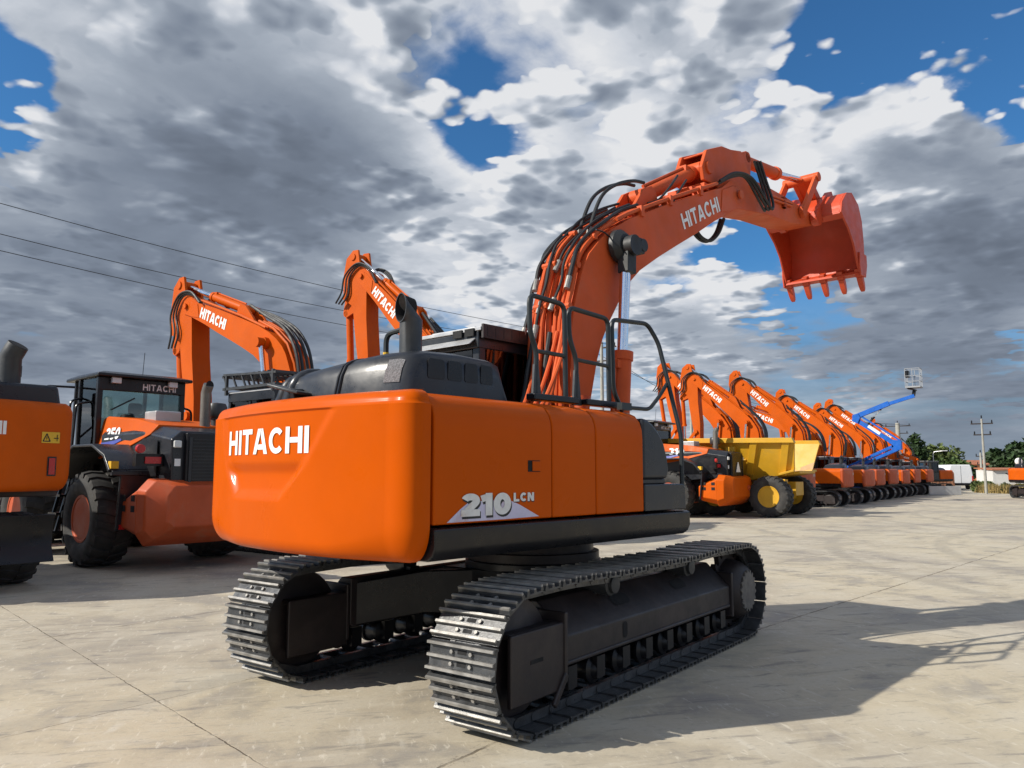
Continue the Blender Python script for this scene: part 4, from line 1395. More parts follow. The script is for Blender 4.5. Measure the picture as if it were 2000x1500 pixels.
FL = [
    # label, x, y, boom angle, boom length, arm angle
    ('orange excavator behind the yellow dumper, its upright boom the leftmost of the long row', 29.2, 10.2, 63.0, 4.85, -97),
    ('orange excavator just beyond the yellow dumper, its counterweight nearest the big tyre', 26.75, 8.0, 62.0, 4.30, -92),
    ('orange excavator, third raised boom from the left in the long row', 32.0, 7.75, 63.5, 4.50, -99),
    ('orange excavator with a lowered boom half hidden behind its neighbour', 35.95, 7.7, 40.0, 4.7, -95),
    ('orange excavator with raised boom, fourth tall tip from the left in the row', 39.3, 7.9, 61.5, 4.25, -97),
    ('orange excavator with a dark shaded boom between two bright ones in the row', 43.2, 8.0, 46.0, 4.2, -92),
    ('orange excavator whose boom tip stands just left of the blue lift elbow', 46.6, 8.0, 60.5, 4.0, -96),
    ('orange excavator directly behind the blue lift arm', 50.1, 8.0, 61.5, 4.45, -94),
    ('distant orange excavator right of the blue lift arm in the row', 54.2, 7.9, 50.0, 4.3, -96),
    ('distant orange excavator with the last upright boom of the row', 60.0, 8.2, 66.0, 3.5, -95),
]
for i, (lb, x, y, b, l, a) in enumerate(FL):
    bs = (.82, .80, .82, .80, .81, .82, .80, .82, .82, .80)[i]
    tu, tz = .22 + l * math.cos(R(b)), 1.95 + l * math.sin(R(b))          # arm pivot ahead of the old centre, height
    y2 = y - 2.66 * (1 - bs)
    du, dz = y + tu - y2 - BF.x * bs, tz - BF.z * bs
    fleet_excavator(lb, (x + .2, y2, 0), 90 + (i * 37 % 5 - 2) * .8, math.degrees(math.atan2(dz, du)), math.hypot(du, dz) / bs, a, cwtext=i in (1, 2, 4, 5), text=i not in (5,), body=bs)
fleet_excavator('orange excavator with a thick low boom folded down to its left, behind the wheel loader', (5.2, 9.75, 0), 89, 38.0, 5.4, -97, guard=True, paint=ORANGE3, body=1.13)
fleet_excavator('orange excavator whose steep boom rises behind the black exhaust stack', (8.9, 9.1, 0), 91, 61.0, 5.0, -93, body=1.12)
t = fleet_excavator('far orange excavator turned aside with a pale dozer plate lying before it', (58.6, 6.5, 0), 155, 24, 3.4, -95, cwtext=False, body=.8)
fleet_excavator('small orange excavator cut off by the right edge of the photo', (49.9, -1.45, 0), 214, 74, 4.5, -86, cwtext=False, body=.85)

PIPEG = material('sooty_grey_pipe', (.15, .145, .13), .5, .3, .2, (.05, .045, .04), .5, .05, 3)
# ---------------------------------------------------------------- wheels
def wheel(parent, name, loc, r, w, rim_mat, side, lugs=20, key=None, rimr=.52, rot=None):
    """tyre with chevron lugs plus a dished rim, axle along y, outer face towards side"""
    def ty():
        m = MB()
        h = w / 2
        m.lathe([(-h * .82, r * rimr), (-h, r * (rimr + .10)), (-h * 1.04, r * .80), (-h * .92, r * .93), (-h * .6, r * .965), (h * .6, r * .965), (h * .92, r * .93), (h * 1.04, r * .80), (h, r * (rimr + .10)), (h * .82, r * rimr), (h * .6, r * rimr * .97), (-h * .6, r * rimr * .97)], (0, 0, 0), 'y', 44, closed=True)
        n = 44
        m.f = m.f + [[(11 * n + i), (11 * n + (i + 1) % n), (i + 1) % n, i] for i in range(n)]
        m.mi += [0] * n
        for q in range(lugs):
            for s in (-1, 1):
                a = 2 * math.pi * (q + (.5 if s > 0 else 0)) / lugs
                st = len(m.v)
                m.loft([[(-.10 * r, s * h * .04, r * .955), (.05 * r, s * h * .04, r * .955), (.045 * r, s * h * .04, r * 1.0), (-.09 * r, s * h * .04, r * 1.0)],
                        [(-.02 * r, s * h * .62, r * .95), (.13 * r, s * h * .62, r * .95), (.12 * r, s * h * .62, r * 1.0), (-.01 * r, s * h * .62, r * 1.0)],
                        [(.0, s * h * 1.03, r * .86), (.15 * r, s * h * 1.03, r * .86), (.14 * r, s * h * 1.0, r * .955), (.01 * r, s * h * 1.0, r * .955)]])
                m.xf(Matrix.Rotation(a, 4, 'Y'), st)
        return m
    wl = P('wheel', parent, RUBBER, ty, key=('tyre', key) if key else None, loc=loc, rot=rot, smooth=35)
    def rm():
        m = MB()
        h = w / 2 * side
        R_ = r * rimr
        m.lathe([(h * .86, R_ * 1.04), (h * .90, R_ * 1.04), (h * .90, R_ * .95), (h * .84, R_ * .90), (h * .55, R_ * .80), (h * .36, R_ * .76), (h * .34, R_ * .62), (h * .42, R_ * .60), (h * .44, R_ * .46), (h * .50, R_ * .44), (h * .54, R_ * .10), (h * .54, .01)], (0, 0, 0), 'y', 40)
        m.lathe([(-h * .8, R_ * .98), (-h * .3, R_ * .8), (-h * .3, .01)], (0, 0, 0), 'y', 24)
        m.lathe([(h * .55, R_ * .36), (h * .585, R_ * .355), (h * .585, R_ * .31), (h * .55, R_ * .30)], (0, 0, 0), 'y', 30)
        m.lathe([(h * .35, R_ * .755), (h * .385, R_ * .755), (h * .385, R_ * .72), (h * .35, R_ * .72)], (0, 0, 0), 'y', 30, 1)  # this dark ring and the next paint groove shade onto the rim
        m.lathe([(h * .43, R_ * .49), (h * .465, R_ * .49), (h * .465, R_ * .452), (h * .43, R_ * .452)], (0, 0, 0), 'y', 30, 1)
        for q in range(12):
            a = 2 * math.pi * q / 12
            c = Vector((math.cos(a) * R_ * .53, h * .40, math.sin(a) * R_ * .53))
            m.cyl(c, c + Vector((0, h * .07, 0)), .02, 6)
        return m
    P('rim', wl, [rim_mat, DARK], rm, key=('rim', key, side) if key else None)
    return wl

def wheel_loader(name, label, loc, heading, number, sc=1.0):
    rt = thing(name, label, 'wheel loader', loc, R(heading), 'wheel loaders parked in the row')
    rt.scale = (sc,) * 3
    k = 'ldr'
    for y, s in ((1.08, 1), (-1.08, -1)):
        wheel(rt, 'wheel', (0, y, .82), .82, .62, DUSTY, s, key=('ld', s), rimr=.48)
        wheel(rt, 'wheel', (3.35, y, .82), .82, .62, DUSTY, s, key=('ld', s), rimr=.48)
    # rear counterweight, chamfered on all sides
    m = MB()
    m.loft([[(-1.72, y, z) for y, z in ((-1.18, .62), (-1.05, .42), (1.05, .42), (1.18, .62), (1.18, 1.34), (1.02, 1.52), (-1.02, 1.52), (-1.18, 1.34))],
            [(-1.98, y, z) for y, z in ((-1.16, .70), (-1.0, .55), (1.0, .55), (1.16, .70), (1.16, 1.32), (1.0, 1.49), (-1.0, 1.49), (-1.16, 1.32))],
            [(-2.2, y, z) for y, z in ((-.88, .84), (-.76, .74), (.76, .74), (.88, .84), (.88, 1.24), (.76, 1.40), (-.76, 1.40), (-.88, 1.24))]])
    for s in (-1, 1):
        m.loft([[(-1.74, s * y, z) for y, z in ((.9, .45), (1.18, .65), (1.18, 1.34), (.9, 1.45))], [(-1.05, s * y, z) for y, z in ((.9, .60), (1.16, .75), (1.16, 1.10), (.9, 1.2))]])
    cw = P('counterweight', rt, DUSTY if number == '250' else ORANGE3, m, bev=.03)
    for s in (-1, 1):
        for q in range(2):
            for w_ in range(2):
                m = MB()
                m.box(-1.66 + q * .34, -1.53 + q * .34, s * 1.178, s * 1.183, .98 + w_ * .17, 1.08 + w_ * .17)
                P('slot', cw, DARK, m)
    P('tow_eye', cw, DUSTY, MB().lathe([(-.02, .10), (.03, .10), (.03, .05), (-.05, .05)], (-2.21, -.55, 1.05), 'x', 16))
    # engine housing (dark), radiator grille
    m = MB()
    m.loft([[(-1.95, y, z) for y, z in ((-.74, 1.40), (.74, 1.40), (.76, 2.16), (.60, 2.30), (-.60, 2.30), (-.76, 2.16))],
            [(-1.0, y, z) for y, z in ((-.80, 1.35), (.80, 1.35), (.80, 2.30), (.62, 2.44), (-.62, 2.44), (-.80, 2.30))],
            [(.75, y, z) for y, z in ((-.80, 1.15), (.80, 1.15), (.80, 2.30), (.62, 2.50), (-.62, 2.50), (-.80, 2.30))]])
    hs = P('engine_housing', rt, CHAR, m, bev=.03)
    for s in (-1, 1):
        m = MB()
        m.prism([(-1.55, 1.55), (-1.55, 2.15), (-1.0, 2.2), (-.75, 1.95), (-.75, 1.55)], s * .802, s * .807)
        P('side_grille', hs, BLACK, m)
    m = MB()
    m.box(-2.03, -1.94, -.54, .54, 1.38, 2.27)
    gr = P('radiator_door', hs, BLACK, m, bev=.02)
    m = MB()
    for z in range(14):
        m.box(-2.045, -2.028, -.44, .44, 1.44 + z * .055, 1.455 + z * .055)
    m.box(-2.05, -2.028, -.50, -.45, 1.42, 2.2)
    m.box(-2.05, -2.028, .45, .50, 1.42, 2.2)
    P('radiator_grille', gr, CHAR, m)
    if number == '310':
        m = MB()
        m.prism([(-.20, 1.60), (.20, 1.60), (.03, 1.95), (-.03, 1.95)], -2.062, -2.055, 'x')
        P('slow_vehicle_triangle', gr, WHITE, m)
    # orange hood lid with number decal on its flanks
    m = MB()
    m.loft([[(-1.25, y, z) for y, z in ((-.82, 2.25), (.82, 2.25), (.66, 2.43), (-.66, 2.43))],
            [(-.5, y, z) for y, z in ((-.83, 2.06), (.83, 2.06), (.69, 2.56), (-.69, 2.56))],
            [(.75, y, z) for y, z in ((-.83, 1.86), (.83, 1.86), (.69, 2.66), (-.69, 2.66))],
            [(.95, y, z) for y, z in ((-.83, 1.98), (.83, 1.98), (.69, 2.62), (-.69, 2.62))]])
    hl = P('hood_lid', rt, ORANGE3, m, bev=.02)
    for s in (1, -1):
        n = Vector((0, s * .8, .25)).normalized()
        def fl(x, z, o=.004):
            t = (x + .5) / 1.25
            zb, zt = 2.06 - .2 * t, 2.56 + .10 * t
            f = (z - zb) / (zt - zb)
            return Vector((x, s * (.83 - .14 * f), z)) + n * o
        m = MB()
        m.add([fl(x, z, .022) for x, z in ((.70, 1.98), (.74, 2.16), (.0, 2.26), (-.16, 2.18))], [(0, 1, 2, 3)])
        P('blue_stripe', hl, BLUEDEC, m, smooth=0)
        if s > 0:
            sh = .0 if number == '250' else .35
            fn = lambda u, v: fl(.60 - sh - u, 2.20 + v + sh * .08, .03)
        else:
            fn = lambda u, v: fl(.0 + u, 2.20 + v, .03)
        d, _ = lettering(number, fn, .22, .26, .80, .08, wid=.62, nrm=n, step=.002)
        P('number', hl, WHITE, d, smooth=0)
    m = MB()
    m.box(-.60, -.15, -.05, .42, 2.52, 2.72)
    P('intake_box', rt, ALU, m, bev=.02)
    m = MB()
    m.tube([(-1.15, -.22, 2.35), (-1.15, -.22, 3.05), (-1.23, -.22, 3.19)], [.09, .09, .09], 16)
    m.add([(-1.275 + .0, -.22 + math.cos(q * math.pi / 6) * .075, 3.18 + math.sin(q * math.pi / 6) * .085) for q in range(12)], [list(range(12))], 1)
    P('exhaust_pipe', rt, [PIPEG, DARK], m)
    m = MB()
    m.lathe([(2.35, .10), (2.62, .10), (2.62, .16), (2.66, .185), (2.82, .185), (2.88, .15), (2.90, .01)], (-1.0, -.52, 0), 'z', 20)
    P('precleaner', rt, GREYM, m)
    # chassis
    m = MB()
    m.box(-1.7, 1.2, -.5, .5, .55, 1.4)
    m.box(1.0, 2.2, -.35, .35, .5, 1.2)
    m.box(2.0, 4.3, -.55, .55, .55, 1.5)
    m.box(-.12, .12, -.9, .9, .7, .95)
    m.box(3.23, 3.47, -.9, .9, .7, .95)
    P('chassis', rt, FRAME, m)
    # fenders with mudflap
    for s in (-1, 1):
        m = MB()
        prof = [(1.15, 1.55), (.85, 1.92), (.35, 2.10), (-.50, 2.10), (-1.02, 1.92), (-1.26, 1.66)]
        th = [(x * .955 - .0, z - .05) for x, z in prof]
        m.prism(prof + th[::-1], s * .40, s * 1.44)
        m.prism([(-1.26, 1.64), (-1.21, 1.64), (-1.10, .66), (-1.15, .66)], s * .32, s * 1.25)
        m.box(-1.29, -1.19, s * .32, s * 1.40, 1.56, 1.65)
        f = P('fender', rt, CHAR, m, bev=.02)
        P('reflector', f, YSTICK, MB().box(-1.28, -1.16, s * 1.30, s * 1.42, 1.68, 1.80))
        P('corner_reflector', f, REDLAMP, MB().box(-1.175, -1.14, s * 1.10, s * 1.20, .68, .76))
        m = MB()
        m.box(-1.72, -1.60, s * .78, s * 1.22, 1.72, 1.92)
        m.bar((-1.64, s * .95, 1.8), (-1.4, s * .95, 1.8), .08, .08)
        b = P('lamp_bracket', rt, BLACK, m)
        P('tail_lamp', b, REDLAMP, MB().box(-1.745, -1.72, s * .82, s * 1.08, 1.76, 1.87))
        P('marker_lamp', b, REDLAMP, MB().lathe([(-1.76, .07), (-1.70, .075), (-1.68, .03)], (0, s * 1.16, 2.0), 'x', 14))
        P('work_lamp', hs, LAMP, MB().box(-2.0, -1.94, s * .60, s * .73, 2.02, 2.14), bev=.02)
    P('sticker', hs, WHITE, MB().box(-1.962, -1.957, .60, .70, 1.72, 1.84))
    # cab
    cx0, cx1, hw, zb, zt = .95, 2.45, .80, 1.55, 3.42
    m = MB()
    for y in (-hw, hw):
        for x, w in ((cx0, .10), (cx1 - .62, .08)):
            m.bar((x, y, zb), (x, y, zt), w, w)
        m.bar((cx1, y * .86, zb), (cx1 - .10, y * .86, zt), .07, .07)
        m.box(cx0, cx1 - .6, y - .03, y + .03, zb, zb + .35)
        m.bar((cx1 - .6, y, zb + .15), (cx1, y * .86, zb + .15), .06, .3)
    m.box(cx0 - .05, cx0 + .03, -hw, hw, zb, 2.0)
    m.box(cx0 - .06, cx0 + .05, -hw - .04, hw + .04, 3.17, zt)
    m.box(cx0, cx1, -hw, hw, zb - .1, zb)
    cab = P('cab', rt, BLACK, m, bev=.015)
    m = MB()
    m.loft([[(x, y, z) for x, y in ((cx0 - .22, -hw - .12), (cx1 + .12, -hw - .02), (cx1 + .12, hw + .02), (cx0 - .22, hw + .12))] for z in (zt, zt + .06)] + [[(x, y, zt + .13) for x, y in ((cx0 + .1, -hw + .1), (cx1 - .2, -hw + .1), (cx1 - .2, hw - .1), (cx0 + .1, hw - .1))]])
    P('roof', cab, BLACK, m, bev=.02)
    m = MB()
    for y in (-hw, hw):
        m.box(cx0 + .05, cx1 - .66, y - .005, y + .005, zb + .35, zt)
        m.add([(cx1 - .58, y, zb + .3), (cx1 - .02, y * .87, zb + .3), (cx1 - .12, y * .87, zt), (cx1 - .58, y, zt)], [(0, 1, 2, 3)])
    m.box(cx0 - .01, cx0 + .0, -hw + .05, hw - .05, 2.0, 3.17)
    m.add([(cx1, -hw * .84, zb), (cx1, hw * .84, zb), (cx1 - .1, hw * .84, zt), (cx1 - .1, -hw * .84, zt)], [(0, 1, 2, 3)])
    P('glass', cab, GLASS, m, smooth=0)
    m = MB()
    m.box(1.25, 1.75, -.28, .28, 1.6, 2.1)
    m.box(1.15, 1.32, -.27, .27, 2.0, 2.75)
    m.box(1.16, 1.28, -.14, .14, 2.75, 2.98)
    P('seat', cab, SEAT, m, bev=.06)
    m = MB()
    m.box(2.1, 2.35, -.35, .35, 1.6, 2.2)
    m.bar((2.05, 0, 2.2), (2.0, 0, 2.45), .08, .08)
    m.tube([(2.0 + .06 * math.sin(q * math.pi / 8), .2 * math.cos(q * math.pi / 8), 2.45 + .18 * math.sin(q * math.pi / 8)) for q in range(17)], .02, 6)
    P('dashboard', cab, SEAT, m)
    d, _ = lettering('HITACHI', lambda u, v: (cx0 - .066, .02 - u, 3.215 + v), .125, .2, .85, .14, wid=.66, nrm=(-1, 0, 0), step=.001)
    P('lettering', cab, FADED, d, smooth=0)
    for y in (-.55, .55):
        P('work_lamp', cab, LAMP, MB().box(cx0 - .16, cx0 - .07, y - .09, y + .09, 3.30, 3.42), bev=.02)
    P('antenna', cab, BLACK, MB().cyl((1.2, -.1, 3.5), (1.15, -.1, 4.0), .006, 5))
    P('wiper', cab, BLACK, MB().bar((cx0 - .03, .15, 3.05), (cx0 - .03, .58, 2.80), .02, .025))
    for s in (-1, 1):
        m = MB()
        m.tube(rounded([(cx1 - .3, s * hw, 3.3), (cx1 - .2, s * 1.30, 3.3), (cx1 - .2, s * 1.34, 2.65), (cx1 - .3, s * .95, 2.3)], .08), .022, 8)
        mr = P('mirror_arm', rt, BLACK, m)
        P('mirror', mr, BLACK, MB().box(cx1 - .24, cx1 - .16, s * 1.18, s * 1.42, 2.72, 3.22), bev=.04)
        m = MB()
        m.tube(rounded([(1.75, s * .98, 1.65), (1.75, s * 1.05, 2.4), (1.75, s * 1.0, 3.0), (1.75, s * .82, 3.05)], .1), .022, 8)
        m.tube(rounded([(1.15, s * .9, 1.6), (1.15, s * 1.15, 2.0), (1.15, s * 1.12, 2.9), (1.15, s * .84, 2.95)], .1), .022, 8)
        P('cab_handrail', rt, BLACK, m)
        m = MB()
        for q in range(4):
            m.box(1.2, 1.6, s * (.95 + .07 * q), s * (1.25 + .04 * q), 1.5 - .33 * q, 1.54 - .33 * q)
        for x in (1.22, 1.58):
            m.bar((x, s * 1.1, 1.52), (x, s * 1.32, .5), .05, .05)
        P('ladder', rt, BLACK, m)
    # lift arms and bucket at the front
    m = MB()
    for s in (-1, 1):
        m.bar((2.5, s * .5, 2.0), (4.2, s * .5, 1.5), .14, .4)
        m.bar((4.2, s * .5, 1.5), (5.2, s * .5, .5), .14, .35)
    P('lift_arm', rt, ORANGE3, m)
    m = MB()
    bp = [(5.0, .25), (5.0, .9), (5.3, 1.35), (5.5, 1.3), (5.25, .9), (5.3, .4), (6.2, .15), (6.2, .05), (5.3, .08)]
    m.prism(bp, -1.4, 1.4)
    P('bucket', rt, FRAME, m)
    return rt
wheel_loader('wheel_loader', 'dusty wheel loader numbered 250 with a black glazed cab, left of the front excavator', (1.80, 9.85, 0), 86.5, '250')
wheel_loader('wheel_loader', 'cleaner wheel loader numbered 310 with a white triangle on its grille, beside the yellow dumper', (21.05, 8.2, 0), 90, '310')

def wheeled_excavator():
    rt = thing('wheeled_excavator', 'wheeled orange excavator with dozer blade and yellow warning sticker, cut by the left edge', 'excavator', (-1.98, 10.15, 0), R(90))
    def cw():
        m = counterweight_mb(70, 30, False)
        m.v = [(x, y, 1.36 + (z - 1.095) * 1.2) for x, y, z in m.v]
        return m
    c = P('counterweight', rt, ORANGE3, cw(), smooth=40, weld=True)
    d, _ = lettering('HITACHI', lambda u, v: cwpt(.55 - u, 2.13 + v, .005), .18, .25, .84, .075, wid=.86, nrm=(-1, 0, 0), step=.001)
    P('lettering', c, WHITE, d, smooth=0)
    m = MB().grid(lambda u, v: cwpt(-.78 - .26 * u, 2.03 + .155 * v, .006), 4, 1)
    st = P('warning_sticker', c, YSTICK, m, smooth=0)
    m = MB()
    A_ = [(-.80, 2.055), (-.90, 2.055), (-.85, 2.16)]
    for q in range(3):
        a, b = A_[q], A_[(q + 1) % 3]
        pa, pb = cwpt(a[0], a[1], .009), cwpt(b[0], b[1], .009)
        m.bar(pa, pb, .006, .012)
    m.bar(cwpt(-.85, 2.08, .009), cwpt(-.85, 2.12, .009), .006, .012)
    P('warning_triangle', st, INK, m, smooth=0)
    m = MB()
    m.bar(cwpt(-.955, 2.10, .009), cwpt(-1.02, 2.10, .009), .006, .01)
    m.bar(cwpt(-1.0, 2.06, .009), cwpt(-1.0, 2.15, .009), .006, .01)
    P('warning_arrow', st, INK, m, smooth=0)
    m = MB().grid(lambda u, v: cwpt(-.88 - .13 * u, 1.57 + .27 * v, .008), 3, 3)
    P('lamp_recess', c, BLACK, m, smooth=0)
    P('tail_lamp', c, REDLAMP, MB().grid(lambda u, v: cwpt(-.90 - .09 * u, 1.59 + .23 * v, .016), 3, 3), smooth=0)
    m = MB()
    m.prism([(-1.24, 1.58), (-1.24, 2.25), (-1.15, 2.42), (-.8, 2.5), (.8, 2.5), (1.15, 2.42), (1.24, 2.25), (1.24, 1.58)], -2.33, -.3, 'x')
    P('side_panel', rt, ORANGE3, m, bev=.03)
    m = MB()
    m.loft([[(-2.4, y, z) for y, z in ((-1.12, 2.45), (.7, 2.45), (.65, 2.86), (-1.04, 2.86))], [(-1.2, y, z) for y, z in ((-1.12, 2.45), (.7, 2.45), (.65, 2.92), (-1.04, 2.92))]])
    P('engine_hood', rt, CHAR, m, bev=.05, seg=3)
    m = MB()
    m.tube([(-2.1, -.49, 2.8), (-2.1, -.49, 3.24), (-2.19, -.55, 3.42)], [.15, .15, .14], 20)
    ax_ = Vector((-.09, -.06, .18)).normalized()
    u_ = ax_.cross(Vector((0, 0, 1))).normalized()
    w_ = ax_.cross(u_)
    m.add([Vector((-2.19, -.55, 3.42)) + ax_ * .004 + u_ * math.cos(q * math.pi / 9) * .128 + w_ * math.sin(q * math.pi / 9) * .128 for q in range(18)], [list(range(18))], 1)
    P('exhaust_pipe', rt, [GREYM, DARK], m)
    m = MB()
    m.tube(rounded([(-1.75, -.24, 2.8), (-1.75, -.24, 3.36), (-1.75, .3, 3.36), (-1.75, .3, 2.8)], .1), .025, 8)
    m.box(-1.9, -1.82, -.73, -.63, 3.0, 3.16)
    m.bar((-1.86, -.68, 2.85), (-1.86, -.68, 3.02), .03, .03)
    P('handrail', rt, BLACK, m)
    m = MB()
    m.box(-2.3, 1.6, -1.15, 1.15, 1.28, 1.62)
    m.lathe([(1.0, .6), (1.3, .6)], (0, 0, 0), 'z', 30)
    m.box(-2.4, 2.4, -.55, .55, .65, 1.05)
    for x in (-1.45, 1.45):
        m.box(x - .2, x + .2, -1.0, 1.0, .45, .75)
    P('chassis', rt, FRAME, m, bev=.02)
    for x in (-1.45, 1.45):
        for y, s in ((.88, 1), (-.88, -1)):
            wheel(rt, 'wheel', (x, y, .52), .52, .52, BLACK, s, key=('wx', s), lugs=18)
    m = MB()
    m.loft([[(-2.62, y, 1.04) for y in (0,)] * 0 or [(-2.66, -1.0, 1.04), (-2.60, -1.0, 1.05), (-2.60, 1.0, 1.05), (-2.66, 1.0, 1.04)],
            [(-2.60, -1.0, .85), (-2.55, -1.0, .85), (-2.55, 1.0, .85), (-2.60, 1.0, .85)],
            [(-2.60, -1.0, .60), (-2.55, -1.0, .60), (-2.55, 1.0, .60), (-2.60, 1.0, .60)],
            [(-2.70, -1.0, .40), (-2.65, -1.0, .40), (-2.65, 1.0, .40), (-2.70, 1.0, .40)]])
    for y in (-.5, .5):
        m.bar((-2.55, y, .75), (-1.9, y, .85), .16, .2)
    P('dozer_blade', rt, BLACK, m, bev=.01)
    c = P('cab', rt, CHAR, cab_mb(), loc=(.35, 0, .25))
    m = MB()
    for s in (.29, 1.17):
        m.box(-.34, .98, s - .006, s + .006, 1.95, 2.78)
    m.box(-.442, -.43, .36, 1.12, 2.05, 2.76)
    P('glass', c, GLASSD, m, smooth=0)
    front_gear(rt, False, (0, 0, 0), ORANGE3, ba=R(-25), aa=R(-85), sc=.85, bf=(.6, 0, 1.9))
wheeled_excavator()

def dumper():
    rt = thing('dump_truck', 'yellow articulated dump truck with one big tyre and yellow hub facing the yard', 'dump truck', (23.42, 5.35, 0), R(90))
    for x in (0, 2.0, 6.0):
        for y, s in ((1.37, 1), (-1.37, -1)):
            wheel(rt, 'wheel', (x, y, .735), .735, .66, YELLOW, s, key=('dt', s), lugs=24, rimr=.50)
    # bed: thick plates, top rail, ribs; open sloping tail
    L = [(-.95, 2.68), (4.6, 2.78), (4.9, 2.1), (4.2, 1.35), (1.0, 1.30), (-.75, 1.55)]
    m = MB()
    def wy(z): return .95 + .60 * max(0, min(1, (z - 1.35) / 1.3))
    for s in (-1, 1):
        m.loft([[(x, s * wy(z), z) for x, z in L], [(x, s * (wy(z) - .07), z) for x, z in L]])
        m.prism([(-.98, 2.62), (4.7, 2.72), (4.7, 2.90), (-.90, 2.80)], s * 1.48, s * 1.70)
        for xt, xb in ((-.80, -.45), (.35, .75), (3.2, 3.2)):
            m.loft([[(xt, s * (wy(2.66) - .02), 2.66), (xt + .26, s * (wy(2.66) - .02), 2.66), (xt + .26, s * (wy(2.66) + .10), 2.66), (xt, s * (wy(2.66) + .10), 2.66)],
                    [(xb, s * (wy(1.48) - .02), 1.48), (xb + .26, s * (wy(1.48) - .02), 1.48), (xb + .26, s * (wy(1.48) + .10), 1.48), (xb, s * (wy(1.48) + .10), 1.48)]])
        m.bar((-.80, s * 1.2, 1.66), (-.30, s * 1.3, 1.52), .35, .08)
        m.bar((.9, s * (wy(2.05) + .02), 2.05), (3.3, s * (wy(2.05) + .02), 2.05), .05, .05)
    m.prism([(-.9, 1.55), (1.0, 1.28), (4.2, 1.30), (4.9, 2.1), (4.95, 2.75), (4.85, 2.75), (4.8, 2.15), (4.15, 1.40), (1.0, 1.38), (-.9, 1.65)], -.94, .94)
    bd = P('dump_bed', rt, YELLOW, m, bev=.015)
    m = MB()
    for s in (-1, 1):
        m.add([(x, s * (wy(z) - .075), z) for x, z in [(-.90, 2.56), (4.5, 2.68), (4.75, 2.15), (4.1, 1.5), (1.0, 1.46), (-.78, 1.70)]], [list(range(6))])
    P('worn_bed_lining', bd, TANBED, m)
    for x in (1.2, 2.6):
        P('bed_bracket', bd, YELLOW, MB().box(x, x + .35, 1.46, 1.60, 2.36, 2.52))
    m = MB()
    m.box(-.6, 4.8, -.45, .45, .75, 1.25)
    m.box(-.14, .14, -1.1, 1.1, .6, .9)
    m.box(1.86, 2.14, -1.1, 1.1, .6, .9)
    m.box(4.6, 7.2, -.6, .6, .7, 1.4)
    m.box(-.5, -.2, 1.0, 1.3, .95, 1.35)
    P('chassis', rt, YELLOW, m, bev=.02)
    m = MB()
    m.loft([[(5.2, y, z) for y, z in ((-.75, 1.5), (.75, 1.5), (.75, 3.0), (-.75, 3.0))], [(6.4, y, z) for y, z in ((-.75, 1.5), (.75, 1.5), (.7, 3.0), (-.7, 3.0))]])
    c = P('cab', rt, YELLOW, m, bev=.06)
    m = MB()
    for s in (-1, 1):
        m.box(5.35, 6.25, s * .752, s * .757, 2.15, 2.85)
    m.box(5.19, 5.195, -.6, .6, 2.2, 2.85)
    P('glass', c, GLASSD, m)
    P('cab_roof', c, BLACK, MB().box(5.05, 6.5, -.85, .85, 3.0, 3.08))
    m = MB()
    m.loft([[(6.4, y, z) for y, z in ((-1.0, 1.1), (1.0, 1.1), (.95, 2.2), (-.95, 2.2))], [(7.9, y, z) for y, z in ((-.85, 1.0), (.85, 1.0), (.75, 1.7), (-.75, 1.7))]])
    P('hood', rt, YELLOW, m, bev=.08)
    P('exhaust_pipe', rt, GREYM, MB().cyl((5.0, 1.0, 1.6), (5.0, 1.0, 3.4), .09, 14))
dumper()

